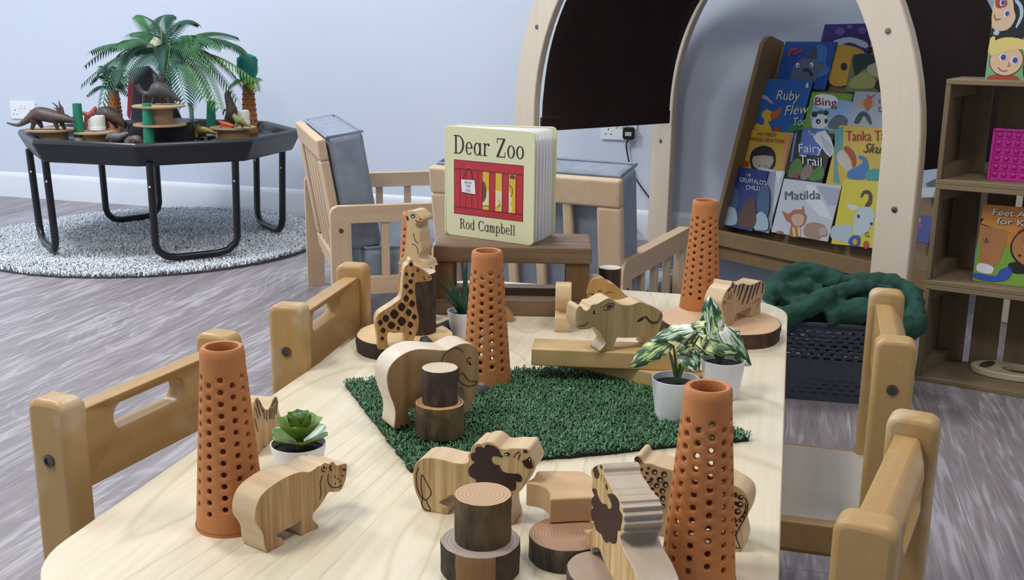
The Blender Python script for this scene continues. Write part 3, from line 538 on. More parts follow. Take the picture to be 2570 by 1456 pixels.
# ---------------------------------------------------------------- terracotta cones
TERRA = plain('BE7A45', .62, name='terracotta', noise=.05, scale=500, bmp=.04)
def cone_mesh():
    NC, NR, h = 12, 12, .171
    R = lambda z: .0318-(.0318-.0188)*z/h
    mb = MB(); z0, pit = .0155, .0108; ztop = z0+NR*pit+pit/2; rh = .0027; th = .0032
    for c in range(NC):
        a0, a1 = 2*PI*c/NC, 2*PI*(c+1)/NC; off = (c % 2)*pit/2
        def P(a, z, d): r = R(z)-d; return (r*math.cos(a), r*math.sin(a), z)
        ac = (a0+a1)/2; SEG = 3
        def patch(zl, zh):
            for d in (0, th):
                for i in range(SEG):
                    b0, b1 = a0+(a1-a0)*i/SEG, a0+(a1-a0)*(i+1)/SEG
                    mb.add([P(b0, zl, d), P(b1, zl, d), P(b1, zh, d), P(b0, zh, d)], [(0, 1, 2, 3)])
        patch(.0, z0+off); patch(z0+off+NR*pit, ztop)
        for r in range(NR):
            zl = z0+off+r*pit; zh = zl+pit; zc = (zl+zh)/2; rad = R(zc); N = 16
            inn, out = [], []
            for k in range(N):
                t = 2*PI*k/N; cx, sy = math.cos(t), math.sin(t)
                inn.append((ac+rh*cx/rad, zc+rh*sy)); s_ = 1/max(abs(cx), abs(sy))
                out.append((ac+(a1-a0)/2*max(-1, min(1, cx*s_)), zc+pit/2*max(-1, min(1, sy*s_))))
            mid = [((2.6*p[0]+q[0])/3.6, (2.6*p[1]+q[1])/3.6) for p, q in zip(inn, out)]
            vs = [P(*p, 0) for p in out]+[P(*p, 0) for p in mid]+[P(*p, .0007) for p in inn]+[P(*p, th) for p in inn]+[P(*p, th) for p in out]
            fs = []
            for L_ in range(4):
                for k in range(N): fs.append((L_*N+k, L_*N+(k+1) % N, (L_+1)*N+(k+1) % N, (L_+1)*N+k))
            mb.add(vs, fs)
    t = ztop; rr = R(t)
    mb.lathe([(rr-th, t), (rr, t), (R(t+.006)+.0001, t+.004), (R(h-.005)+.0008, h-.008), (R(h)+.0005, h-.002), (R(h)-.0012, h), (R(h)-.0042, h-.0005), (R(h)-.005, h-.004), (R(h)-.0045, h-.014), (rr-th, t)], 48, caps=False)
    mb.lathe([(R(0)-th, 0), (R(0)+.0003, 0), (R(0)+.0003, .003)], 48, caps=False)
    bm_me = mb.build('terracotta_cone', TERRA)
    b_ = bmesh.new(); b_.from_mesh(bm_me.data); bmesh.ops.remove_doubles(b_, verts=b_.verts, dist=.00002); bmesh.ops.recalc_face_normals(b_, faces=b_.faces); b_.to_mesh(bm_me.data); b_.free()
    bm_me.data.polygons.foreach_set('use_smooth', [True]*len(bm_me.data.polygons)); bm_me.data.set_sharp_from_angle(angle=math.radians(40))
    return bm_me
c0 = cone_mesh()
for i, (p, zz, a, lab) in enumerate([((581, 1312), T, .1, 'perforated terracotta cone beside the hippo at the left table edge'), ((1221, 954), T+.006, .25, 'perforated terracotta cone behind the elephant at the grass edge'),
        ((1756, 771), ZS, .3, 'perforated terracotta cone standing on the right wood slice'), ((1750, 1452), T, .05, 'perforated terracotta cone at the front, cut off by the bottom of the frame'),
        ((1044, 800), T, .2, 'perforated terracotta cone almost hidden behind the meerkat log')]):
    o = c0 if i == 0 else c0.copy()
    if i: COL.objects.link(o)
    o.location = at(*p, zz); o.rotation_euler.z = a; tag(o, lab, 'terracotta cone', 'terracotta cones on the table')

# ---------------------------------------------------------------- logs and slices
BARK = barkm('grey_bark', '6A5A4A', '2E2620'); BARKD = barkm('dark_bark', '54443A', '241C18', 90); BARKO = barkm('olive_bark', '6E5A3C', '33291A', 60)
def log(name, label, cat, loc, r, h, top, side, group, wob=.04, n=48, sx=1.0, seed=0, patch=None):
    rd = random.Random(seed); ph = [rd.uniform(0, 6.28) for _ in range(6)]
    def w(a, z): return (1+wob*(math.sin(2*a+ph[0])*.5+math.sin(3*a+ph[1])*.5+math.sin(5*a+ph[2])*.25)+.006*math.sin(11*a+ph[3])+.008*math.sin(z*260+3*a+ph[4]))
    mb = MB(); nz = max(3, int(h/.008)); prof = [(r*.995, 0)]+[(r*(1+.006*math.sin(i*2.1+ph[5])), h*i/nz) for i in range(1, nz)]+[(r, h-.0008), (r*.985, h)]
    mb.lathe(prof, n, 1, wob=w)
    mb.m[-1] = 0; mb.m[-2] = 0
    if patch:
        for i in range(len(mb.f)-2):
            cc = sum((mb.v[j] for j in mb.f[i]), V((0, 0, 0)))/len(mb.f[i]); a = math.atan2(cc.y, cc.x)
            if patch[0] < a < patch[1]: mb.m[i] = 2
    o = mb.build(name, [top, side, wood('split_log_face', '9A7248', '6A4828', 'Z', 110, .6, contrast=.9)], None); o.location = loc; o.scale.x = sx
    return tag(o, label, cat, group)
RC = rings('log_end_pink', 'C09E7C', 'AD8A69', 90); RW = rings('log_end_pale', 'D6C6B2', 'BDA892', 100); RT_ = plain('D9B888', .55, name='sanded_slice', noise=.05, scale=25); RB = rings('log_end_brown', 'A98465', '93705A', 110); RG = rings('log_end_grey', 'B3A29A', '9C8C85', 90)
RO = rings('log_end_orange', 'D2A877', 'B0834F', 80)
G1 = 'log stumps and rounds'
p = at(1206, 1428, T); log('log_round', 'thin split log round under the front log stump', 'log', p, .0335, .027, RG, BARKD, G1, .02, seed=1, patch=(-1.95, -.95))
log('log_stump', 'bark log stump with ringed top on the thin split round at the front', 'log', (p.x+.001, p.y+.003, T+.027), .0240, .041, RC, BARKO, G1, .015, seed=2)
p = at(1104, 1086, ZG); log('log_stump', 'wider olive barked log stump on the grass in front of the elephant', 'log', p, .0268, .036, RO, BARKO, G1, .02, seed=3)
log('log_stump', 'dark log stump with pale ringed top stacked in front of the elephant', 'log', (p.x+.0, p.y+.001, p.z+.036), .0196, .0395, RW, BARKD, G1, .02, seed=4)
p = at(1044, 836, ZS); log('tall_log', 'tall dark bark log carrying the meerkat', 'log', (p.x, p.y+.012, ZS), .0255, .088, RW, BARKD, G1, .02, seed=5)
p = at(1512, 785, T); log('log_stump', 'small log stump with pale top behind the gorilla', 'log', (p.x, 1.735, T), .0185, .062, plain('D8CBBE', .6, name='pale_log_end'), BARKD, G1, .01, seed=6)
p = at(1395, 1352, T); a_ = at(1424, 1338, ZS); log('wood_slice', 'brown ringed wood slice under the lying wooden animal', 'wood slice', (a_.x, a_.y, T), .0335, .0215, RB, BARK, G1, .02, seed=7)
log('wood_slice', 'pinkish wood slice under the end on lion at the front edge', 'wood slice', (at(1534, 1432, ZS).x, at(1534, 1432, ZS).y, T), .0360, .0225, plain('B39A86', .6, name='sanded_slice_pink', noise=.07, scale=30), BARK, G1, .03, seed=8)
log('wood_slice', 'pale wood slice with rough bark edge under the giraffe', 'wood slice', (-.513, 1.396, T), .069, .022, RT_, barkm('rough_bark', '4E3F34', '1E1714', 45), G1, .035, seed=9)
log('wood_slice', 'large pale wood slice under the far right cone and tiger', 'wood slice', (-.083, 1.608, T), .091, .022, plain('D8B491', .55, name='sanded_slice_large', noise=.05, scale=20), barkm('red_bark', '5C4230', '2A1B12', 50), G1, .05, seed=11)
# bark pieces in front of the slice
A = at(1056, 908, T); mb = MB()
mb.prism([V((-.012, 0, 0)), V((.022, -.004, 0)), V((.026, -.004, .014)), V((.0, .0, .036))], V((.006, .010, 0)))
o = mb.build('bark_chip', [barkm('grey_split_bark', '6C6866', '38332F', 60)], None, bevel=.001); o.location = (A.x, A.y, T); tag(o, 'three cornered split bark chip between the giraffe slice and the elephant', 'bark chip')
mb = MB(); q0, q1 = at(1062, 872, T)+V((0, 0, .011)), at(1140, 833, T)+V((0, 0, .011)); mb.tube([q0, q0.lerp(q1, .5)+V((0, 0, .001)), q1], [.0105, .0115, .011], 16)
o = mb.build('bark_stick', [barkm('black_bark', '42393A', '1C1618', 80)], None, q0); tag(o, 'short dark bark stick lying between the elephant and the aloe pot', 'stick')
# pebble by the trunk
o = MB().lathe([(.001, 0), (.006, .002), (.007, .006), (.005, .011), (.001, .013)], 12).build('pebble', plain('6E6A6E', .9, noise=.3, scale=300), None); o.location = at(1209, 985, ZG); tag(o, 'small grey pebble on the grass beside the elephant trunk', 'pebble')
# wooden ramp by the bench
A = at(1246, 808, T); mb = MB(); u = V((.97, .24, 0)); v_ = V((-.24, .97, 0))
mb.prism([V((0, 0, 0)), u*.026, u*.026+V((0, 0, .009)), u*.017+V((0, 0, .019)), u*.0+V((0, 0, .03))], v_*.022)
o = mb.build('wooden_ramp', [wood('ramp_wood', 'C08F62', '9C6E46', 'X', 60, .5)], None, bevel=.001); o.location = A; tag(o, 'small brown wooden ramp peeking out behind the cone by the bench', 'wooden block')

# ---------------------------------------------------------------- planks
def plank(lab, a, b, zb, w, l, group='pale planks on the grass edge'):
    A, B = at(*a, zb), at(*b, zb); u = B-A; u.z = 0; u.normalize(); n = V((-u.y, u.x, 0))
    mb = MB().box((l/2, w/2, .01125), (l, w, .0225)); o = mb.build('wooden_plank', [PLANK], None, bevel=.0016, seg=3)
    o.location = A; o.rotation_euler.z = math.atan2(u.y, u.x); return tag(o, lab, 'plank', group)
plank('lower pale wooden plank lying on the table behind the potted plants', (1398, 921), (1640, 980), T+.0036, .052, .20)
plank('upper pale wooden plank carrying the rhino', (1333, 918), (1690, 932), T+.0262, .05, .215)

# ---------------------------------------------------------------- block bench and board book
A = at(1092, 790, T); B = at(1478, 797, T); u = B-A; u.z = 0; BL = u.length; u.normalize(); n = V((-u.y, u.x, 0))
bt = thing('block_bench', 'brown stained wooden block bench carrying the board book', 'wooden bench', A, math.atan2(u.y, u.x))
MB().box((BL/2, .015, .0135), (BL, .03, .027)).build('base_beam', BROWN, bt, bevel=.002)
MB().box((BL/2, .096, .0135), (BL, .03, .027)).build('base_beam', BROWN, bt, bevel=.002)
for x in (.0135, BL-.0195):
    for y in (.015, .096): MB().box((x, y, .057), (.027 if x < .1 else .037, .03, .06)).build('upright', BROWNZ, bt, bevel=.002)
MB().box((BL/2, .055, .1005), (BL+.004, .118, .027)).build('bench_top', BROWN, bt, bevel=.003)
ZB = T+.114
def glyphs():
    def rect(a, b, c, d): return [[(a, b), (c, b), (c, d), (a, d)]]
    def ring(cx, cy, rx, ry, tx, ty, a0=0, a1=360, n=20):
        o = []
        for i in range(n):
            q = []
            for k, r in ((i, 1), (i+1, 1), (i+1, 0), (i, 0)):
                a = math.radians(a0+(a1-a0)*k/n); q.append((cx+(rx-(0 if r else tx))*math.cos(a), cy+(ry-(0 if r else ty))*math.sin(a)))
            o.append(q)
        return o
    st = lambda x, h, w=.085: rect(x, 0, x+w, h)
    g = {}
    g['D'] = (st(.1, .7)+rect(.02, 0, .32, .035)+rect(.02, .665, .32, .7)+ring(.28, .35, .34, .35, .095, .035, -90, 90), .68)
    g['Z'] = (rect(.05, .665, .52, .7)+rect(.03, 0, .52, .035)+[[(.03, .03), (.14, .03), (.52, .67), (.41, .67)]]+rect(.05, .52, .08, .68)+rect(.49, .02, .52, .2), .6)
    g['R'] = (st(.1, .7)+rect(.02, 0, .27, .035)+rect(.02, .665, .3, .7)+ring(.28, .525, .24, .175, .09, .035, -90, 90)+rect(.15, .35, .3, .385)+[[(.27, .37), (.36, .37), (.58, .035), (.48, .035)]]+rect(.46, 0, .64, .035), .66)
    g['C'] = (ring(.36, .35, .32, .365, .095, .035, 42, 318)+rect(.585, .48, .61, .7)+rect(.585, .02, .61, .2), .68)
    g['e'] = (ring(.24, .235, .2, .245, .075, .03, 0, 318)+rect(.1, .235, .43, .265), .48)
    g['a'] = (ring(.24, .235, .2, .245, .075, .03)+st(.37, .47, .075)+rect(.37, 0, .52, .03), .54)
    g['r'] = (st(.1, .47, .075)+rect(.03, 0, .27, .03)+rect(.03, .44, .15, .47)+ring(.31, .3, .17, .18, .03, .04, 70, 165)+[ell(.36, .42, .05, .05, 10)], .44)
    g['o'] = (ring(.25, .235, .21, .245, .08, .03), .5)
    g['d'] = (ring(.24, .235, .2, .245, .075, .03)+st(.37, .7, .075)+rect(.37, 0, .52, .03)+rect(.3, .67, .4, .7), .55)
    g['m'] = (st(.08, .47, .07)+rect(.02, .44, .12, .47)+ring(.235, .3, .12, .18, .065, .035, 0, 180)+st(.29, .3, .07)+ring(.44, .3, .12, .18, .065, .035, 0, 180)+st(.49, .3, .07)+rect(.02, 0, .2, .03)+rect(.24, 0, .41, .03)+rect(.44, 0, .62, .03), .66)
    g['p'] = (ring(.3, .235, .2, .245, .075, .03)+rect(.1, -.22, .175, .47)+rect(.03, -.22, .26, -.19)+rect(.03, .44, .15, .47), .55)
    g['b'] = (ring(.3, .235, .2, .245, .075, .03)+st(.1, .7, .075)+rect(.03, .67, .15, .7), .55)
    g['l'] = (st(.1, .7, .075)+rect(.03, .67, .15, .7)+rect(.03, 0, .25, .03), .29)
    g[' '] = ([], .34)
    return g
GL = glyphs()
def serif(s):
    x = 0; out = []
    for ch in s:
        q, a = GL[ch]; out += [[(x+px, py) for px, py in p] for p in q]; x += a
    x0 = min(p[0] for q in out for p in q); x1 = max(p[0] for q in out for p in q)
    return [[((p[0]-x0)/(x1-x0), p[1]/.7) for p in q] for q in out]
bl, brt = at(1120, 588, ZB), at(1338, 618, ZB)
bu = brt-bl; bu.z = 0; bw = bu.length; bu.normalize(); bn = V((-bu.y, bu.x, 0))
bh = hit((1125, 315), bl, bn).z-ZB
bk = thing('board_book', 'cream board book with red crate picture standing on the brown block bench', 'book', bl, math.atan2(bu.y, bu.x))
CREAM = plain('E4E6BE', .4, name='cream_card')
cv = MB().prism([(x, 0, zz) for x, zz in rrect(0, 0, bw, bh, .008)], (0, .003, 0)).build('front_cover', CREAM, bk, bevel=.0008)
spread = hit((1394, 604), bl+bn*.05, bn)
for k in range(6):
    a = math.radians(4.2+k*3.4); d = V((math.cos(a), math.sin(a), 0)); nn = V((-d.y, d.x, 0))
    mb = MB(); w_ = bw-.004; th = .0026; y0 = .003+k*.0031
    mb.prism([V((0, y0, 0))+d*x+V((0, 0, zz)) for x, zz in rrect(.002, .0, w_, bh-.002, .007)], nn*th)
    mb.build('page', plain('EEF0F4', .5, name='white_card'), bk, bevel=.0006)
a = math.radians(4.2+6*3.4); d = V((math.cos(a), math.sin(a), 0)); nn = V((-d.y, d.x, 0))
MB().prism([V((0, .0225, 0))+d*x+V((0, 0, zz)) for x, zz in rrect(0, 0, bw, bh, .008)], nn*.003).build('back_cover', CREAM, bk, bevel=.0008)
MB().box((-.0012, .0125, bh/2), (.003, .026, bh-.004)).build('spine', CREAM, bk, bevel=.0008)
# cover art in cover fractions (x right, y up)
art = MB(); AM = [plain(c, .45) for c in ('C0303C', 'E2B93C', 'E8DDB0', '6B4A30', '1C1A20', 'F2F2F6', '7E1A24')]
def A_(pts, m, e): art.poly([(x*bw, -e*.00018-.0002, y*bh) for x, y in pts], m)
def R_(x0, y0, x1, y1, m, e): A_([(x0, y0), (x1, y0), (x1, y1), (x0, y1)], m, e)
R_(.095, .205, .885, .70, 4, 0); R_(.1, .21, .88, .695, 0, 1)
for x0 in (.43, .575, .725): R_(x0, .272, x0+.075, .615, 1, 2)
A_([(.43, .53), (.452, .525), (.47, .48), (.476, .43), (.468, .38), (.45, .35), (.43, .335)], 3, 3)
A_([(.445, .455), (.505, .44), (.505, .315), (.43, .31), (.43, .35), (.46, .37)], 2, 2.5)
A_([(.575, .46), (.65, .455), (.65, .35), (.64, .29), (.60, .275), (.575, .27)], 2, 2.5); A_([(.575, .30), (.63, .345), (.65, .32), (.59, .272)], 1, 2.8)
A_([(.725, .47), (.75, .445), (.76, .40), (.752, .34), (.772, .31), (.75, .272), (.725, .272)], 2, 2.5)
A_(ell(.765, .592, .032, .02, 12, -.1), 3, 3)
for q in stroke([(.735, .52), (.765, .49), (.765, .44), (.75, .42)], .006)+stroke([(.60, .31), (.63, .345), (.62, .37)], .005)+stroke([(.50, .312), (.43, .308)], .005): A_(q, 4, 3.2)
for x in (.165, .235, .305, .375, .425, .505, .572, .652, .722, .802):
    R_(x, .272, x+.004, .615, 6 if x < .42 else 4, 3)
R_(.1, .615, .88, .62, 4, 3); R_(.1, .266, .88, .271, 4, 3)
A_([(.185, .405), (.355, .395), (.345, .535), (.175, .53)], 4, 3.4); A_([(.19, .412), (.35, .402), (.34, .53), (.18, .526)], 5, 4)
for q in stroke([(.2, .53), (.265, .64)], .004)+stroke([(.33, .53), (.275, .64)], .004): A_(q, 4, 3.6)
A_(ell(.27, .645, .008, .007, 8), 1, 3.8)
for s_, y in (('FROM', .49), ('THE', .458), ('ZOO', .42)):
    tv, tf = text_polys(s_); w_ = .028*len(s_)*.68; art.add([((.262-w_/2+x*w_)*bw, -.0011, (y+yy*.022)*bh) for x, yy in tv], tf, 4)
o = art.build('cover_picture', AM, bk, fix=False)
for s_, x0, x1, y0, ch_, nm_ in (('Dear Zoo', .095, .885, .755, .165, 'title_lettering'), ('Rod Campbell', .165, .80, .075, .092, 'author_lettering')):
    tx = MB()
    for q in serif(s_): tx.poly([((x0+(x1-x0)*x)*bw, -.0006, (y0+ch_*y)*bh) for x, y in q], 0)
    tx.build(nm_, plain('15151A', .5, name='black_ink'), bk, fix=False)

# ---------------------------------------------------------------- grass mat
g1, g2, g3 = at(866, 968, T), at(1033, 1188, T), at(1880, 1108, T); g4 = g1+(g3-g2)
gm = thing('grass_mat', 'square of artificial grass under the elephant and potted plants', 'grass mat', g1)
gu, gv = g3-g2, g1-g2
bk_ = MB(); N = 22; rr = random.Random(3)
edge = []
for a, b_ in ((g2, g3), (g3, g4), (g4, g1), (g1, g2)):
    for k in range(N):
        p = a.lerp(b_, k/N); edge.append(p+V((rr.uniform(-.0018, .0018), rr.uniform(-.0018, .0018), 0)))
bk_.prism([p-g1+V((0, 0, .0005)) for p in edge], (0, 0, .003)).build('backing', plain('1B241E', .95, name='turf_backing'), gm)
tv, tf, tm = [], [], []
for i in range(17000):
    s_, t_ = rr.random(), rr.random(); p = g2+gu*s_+gv*t_+V((0, 0, .003))-g1
    a = rr.uniform(0, 2*PI); L_ = rr.uniform(.006, .012); w = .00075; hgt = rr.uniform(.003, .0085); d = V((math.cos(a), math.sin(a), 0)); e = V((-d.y, d.x, 0))*w
    c_ = V((rr.uniform(-.3, .3), rr.uniform(-.3, .3), 0)); m_ = p+d*L_*.5+V((0, 0, hgt)); q = p+d*L_+e.normalized()*rr.uniform(-.004, .004)+V((0, 0, hgt*rr.uniform(.3, 1.0)))
    o_ = len(tv); tv += [p-e, p+e, m_+e, m_-e, q]; tf += [(o_, o_+1, o_+2, o_+3), (o_+3, o_+2, o_+4)]; k = rr.choice((0, 0, 1, 1, 2, 3)); tm += [k, k]
tb_ = MB(); tb_.v = tv; tb_.f = tf; tb_.m = tm; tb_.sm = [True]*len(tf)
o = tb_.build('turf', [plain(c, .5, name='turf_'+c) for c in ('406C4A', '52855A', '72A076', '32563B')], gm, fix=False); o['kind'] = 'stuff'

# ---------------------------------------------------------------- potted plants
SOIL = plain('191A1E', .95, name='dark_soil', noise=.5, scale=300, bmp=.8); STEM = plain('56733A', .5, name='green_stem')
def pot(t, r, rb, h):
    MB().lathe([(rb-.001, 0), (rb, .001), (r, h-.001), (r, h), (r-.0012, h), (r-.0014, h-.008), (rb-.002, .006)], 48, caps=False).build('pot', WHITE, t)
    MB().lathe([(.0005, h-.007), (r*.4, h-.0062), (r*.75, h-.0075), (r-.0015, h-.008), (rb, h-.012)], 40, wob=lambda a, z: 1+.0*a, caps=False).build('soil', SOIL, t)
    MB().lathe([(rb-.001, .0005), (.0005, .0005)], 32, caps=False)
def leafmat(name, a, b, c, sc, d=None):
    m, nt, bs = base_mat(name); n = node(nt, 'ShaderNodeTexNoise', Scale=float(sc), Detail=3.0, Distortion=1.0); nt.links.new(coords(nt, (.45, 1.0, 1), kind='UV'), n.inputs['Vector'])
    nt.links.new(ramp(nt, n.outputs[0], [(.42, a), (.455, b), (.49, c)]), bs.inputs['Base Color']); bs.inputs['Roughness'].default_value = .4; return m
VARW = leafmat('variegated_white_leaf', '1F4A2E', '6E9A62', 'E9EFE4', 2.6); VARG = leafmat('variegated_green_leaf', '1C4028', '4E7C34', 'D2D79C', 2.6)
def leaf(t, base, tip, up, w, mat_, name='leaf', cup=.25, slits=0, droop=.15, nu=14, nv=8):
    base, tip = V(base), V(tip); d = tip-base; L_ = d.length; d.normalize(); s = d.cross(V(up)).normalized(); n = s.cross(d)
    vs, fs, uv = [], [], []
    for i in range(nu+1):
        x = i/nu
        wd_ = w*(math.sin(PI*min(1, x*.92+.08))**.6)*(1-.35*x) if x < 1 else 0
        for j in range(nv+1):
            y = 2*j/nv-1; ww = wd_
            if slits and abs(y) > .45 and .2 < x < .92: ww *= 1-.22*slits*(math.sin(x*PI*7+(1 if y > 0 else 0)) > .55)
            vs.append(base+d*(x*L_-(abs(y)**1.5)*w*.25*(1-x))+s*(y*ww)+n*(-droop*L_*x*x-cup*w*y*y*.8+.015*w*math.sin(x*9+y*3))); uv.append((x, y*.5+.5))
    for i in range(nu):
        for j in range(nv): fs.append((i*(nv+1)+j, (i+1)*(nv+1)+j, (i+1)*(nv+1)+j+1, i*(nv+1)+j+1))
    mb = MB().add(vs, fs); o = mb.build(name, mat_, t, t.location, fix=False)
    ul = o.data.uv_layers.new(name='uv')
    for lp in o.data.loops: ul.data[lp.index].uv = uv[lp.vertex_index]
    so = o.modifiers.new('thick', 'SOLIDIFY'); so.thickness = .0006
    return o
def pw(p, y, dy=0):                   # point on the vertical plane through a pot centre, shifted in depth
    return hit(p, V((0, y+dy, 0)), V((-.2466, .969, 0)))
def planter(name, label, px, r, rb, h, group=None):
    l = at(*px, T if name != 'x' else T); l.y += r*.9; t = thing(name, label, 'potted plant', l, 0, group); pot(t, r, rb, h); return t
# variegated plants
G = 'potted artificial plants on the table'
t = planter('potted_plant', 'variegated plant in a white pot standing on the grass edge, nearer the front cone', (1684, 1074), .0275, .0215, .049, G)
t.location.z = T+.004
L0 = t.location
def pq(p, dy=0): return hit(p, L0+V((0, dy, 0)), V((-.2466, .969, 0)))
foot = L0+V((.002, 0, .043))
for tip, dy in (((1670, 862), .0), ((1724, 838), .01), ((1735, 890), -.008), ((1755, 842), .012), ((1690, 868), .008)):
    q = pq(tip, dy); mid = foot.lerp(q, .55)+V((.0, 0, .006)); MB().tube([foot-L0, mid-L0, q-L0], [.0021, .0016, .0011], 8).build('stem', STEM, t)
for b_, tp, dy, w, mt_ in (((1672, 856), (1580, 905), -.02, .014, VARG), ((1735, 822), (1634, 840), -.004, .0125, VARW), ((1722, 880), (1748, 925), -.02, .013, VARW), ((1768, 812), (1706, 818), .02, .009, VARG), ((1735, 840), (1700, 862), .012, .009, VARG), ((1732, 868), (1700, 880), -.01, .010, VARG)):
    leaf(t, pq(b_, 0), pq(tp, dy), (0, -.5, 1), w*1.3, mt_, slits=1)
t = planter('potted_plant', 'variegated plant in a white pot further back with the tall white leaf', (1806, 1010), .0275, .0215, .049, G)
L0 = t.location; foot = L0+V((-.004, 0, .043))
for tip, dy in (((1757, 845), -.005), ((1794, 800), .006), ((1812, 880), .0), ((1836, 842), .0), ((1775, 882), -.008)):
    q = pq(tip, dy); mid = foot.lerp(q, .55)+V((.002, 0, .004)); MB().tube([foot-L0, mid-L0, q-L0], [.0024, .0018, .0012], 8).build('stem', STEM, t)
for b_, tp, dy, w, up, mt_ in (((1790, 850), (1786, 745), .012, .015, (.3, -1, .2), VARW), ((1756, 848), (1850, 872), -.018, .017, (0, -.6, 1), VARG), ((1818, 828), (1896, 912), -.006, .0155, (0, -.6, 1), VARW), ((1762, 842), (1748, 880), -.012, .011, (-.5, -.6, .6), VARG), ((1795, 835), (1776, 800), .01, .006, (0, -1, .4), VARG), ((1775, 870), (1738, 890), -.015, .010, (0, -.4, 1), VARW), ((1800, 850), (1858, 822), .02, .008, (0, -.4, 1), VARW)):
    leaf(t, pq(b_, 0), pq(tp, dy), up, w*1.25, mt_, slits=1)
# succulent
t = planter('succulent', 'green rosette succulent in a small white pot behind the hippo', (724, 1216), .0282, .022, .035, G)
L0 = t.location; SUC = plain('6F8F3C', .32, name='succulent_leaf', noise=.15, scale=40); SUCT = plain('7FA382', .25, name='succulent_heart', noise=.1, scale=40)
ctr = V((.002, 0, .030))
for ring_, (n_, ln, el, w, hz) in enumerate(((6, .0335, 14, .0125, .003), (7, .032, 33, .0125, .008), (6, .0255, 50, .0105, .014), (6, .019, 60, .0085, .019), (5, .012, 72, .006, .024))):
    for k in range(n_):
        a = 2*PI*k/n_+ring_*.55; e = math.radians(el); d = V((math.cos(a)*math.cos(e), math.sin(a)*math.cos(e), math.sin(e)))
        up = V((-math.cos(a)*math.sin(e), -math.sin(a)*math.sin(e), math.cos(e))); s = d.cross(up).normalized(); b0 = ctr+V((0, 0, hz)); vs = []; fs = []; nu, nv = 9, 8
        for i in range(nu+1):
            x = i/nu; ww = w*(x*2.2)**.6*(1-x**3.2)**.7 if x > 0 else w*.15
            for j in range(nv):
                th_ = 2*PI*j/nv; vs.append(b0+d*ln*x+s*math.cos(th_)*max(ww, .0002)+up*(math.sin(th_)*.0016*(1-x*.7)+.006*x*x+abs(math.cos(th_))*ww*.25))
        for i in range(nu):
            for j in range(nv): fs.append((i*nv+j, i*nv+(j+1) % nv, (i+1)*nv+(j+1) % nv, (i+1)*nv+j))
        fs.append(tuple(range(nu*nv, nu*nv+nv)))
        MB().add(vs, fs).build('leaf', SUCT if ring_ > 2 else SUC, t)
MB().tube([(.002, 0, .024), (.002, 0, .05)], .004, 8).build('stem', STEM, t)
# aloe
t = planter('aloe', 'spiky dark green aloe in a white pot half hidden by the back cone', (1152, 858), .0235, .0175, .042, G)
L0 = t.location; foot = L0+V((0, 0, .034)); AL = plain('1E4A38', .35, name='aloe_leaf', noise=.25, scale=60)
for tp, dy, w in (((1100, 700), -.01, .0045), ((1124, 692), .01, .0048), ((1172, 655), .0, .006), ((1112, 740), -.02, .004), ((1150, 735), -.02, .0055), ((1195, 690), .01, .005)):
    q = pq(tp, dy); f2 = foot.lerp(q, .0); mid = foot.lerp(q, .45)+(V((foot.x, foot.y, q.z))-q)*.10
    pth = [foot, foot.lerp(mid, .5), mid, mid.lerp(q, .55), q]; MB().tube([p-L0 for p in pth], [w*.8, w, w*.85, w*.5, .0004], 8, flat=.45).build('leaf', AL, t)

# ---------------------------------------------------------------- arched play den
PA = V((-.927, 3.788, 0)); dax = V((.788, -.615, 0)).normalized(); day = V((.615, .788, 0)).normalized()
den = thing('play_den', 'arched birch play den with dark brown fabric canopy over the bookcase', 'play den', PA, math.atan2(dax.y, dax.x))
RO_, RI_, ZSP, DC, DL = .815, .705, .55, .76, .70
def archpts(R, n=40): return [(DC-R, 0)]+[(DC-R*math.cos(PI*i/n), ZSP+R*math.sin(PI*i/n)) for i in range(n+1)]+[(DC+R, 0)]
for y in (0, DL):
    o_, i_ = archpts(RO_), archpts(RI_); n_ = len(o_); vs = []; fs = []
    for d in (0, .028): vs += [V((x, y+d, z)) for x, z in o_]+[V((x, y+d, z)) for x, z in i_]
    for k in range(n_-1):
        fs += [(k, k+1, n_+k+1, n_+k), (2*n_+k, 2*n_+k+1, 3*n_+k+1, 3*n_+k), (k, k+1, 2*n_+k+1, 2*n_+k), (n_+k, n_+k+1, 3*n_+k+1, 3*n_+k)]
    fs += [(0, n_, 3*n_, 2*n_), (n_-1, 2*n_-1, 4*n_-1, 3*n_-1)]
    fr = MB().add(vs, fs).build('arch_frame', BIRCH, den, bevel=.004)
    for an in (-14, 24, 60, 120, 156, 194):
        a = math.radians(an); rr_ = (RO_+RI_)/2; x, z = DC-rr_*math.cos(a), ZSP+rr_*math.sin(a)
        if an < 0: x, z = DC-rr_, .42
        if an > 180: x, z = DC+rr_, .42
        o = MB().lathe([(.008, 0), (.008, .0015), (.004, .0025)], 14).build('bolt', BOLT, fr); o.rotation_euler = (PI/2, 0, 0); o.location = (x, y-.0005, z)
for a in (38, 142):
    a = math.radians(a); MB().box((DC-.76*math.cos(a), DL/2+.014, ZSP+.76*math.sin(a)), (.05, DL-.03, .028), 0, Matrix.Rotation(PI/2-a if a < PI/2 else PI/2-a, 3, 'Y')).build('cross_bar', BIRCH, den, bevel=.003)
FAB = plain('2C1A17', .95, name='dark_brown_fabric', noise=.15, scale=8, bmp=.1)
pts = []; RF = .698
for i in range(49):
    a = PI*i/48; pts.append((DC-RF*math.cos(a), ZSP+RF*math.sin(a)))
pts = [(DC-RF, .50), (DC-RF, .53)]+pts+[(DC+RF, .53), (DC+RF, .50)]
vs = []; fs = []; ny = 12; n_ = len(pts)
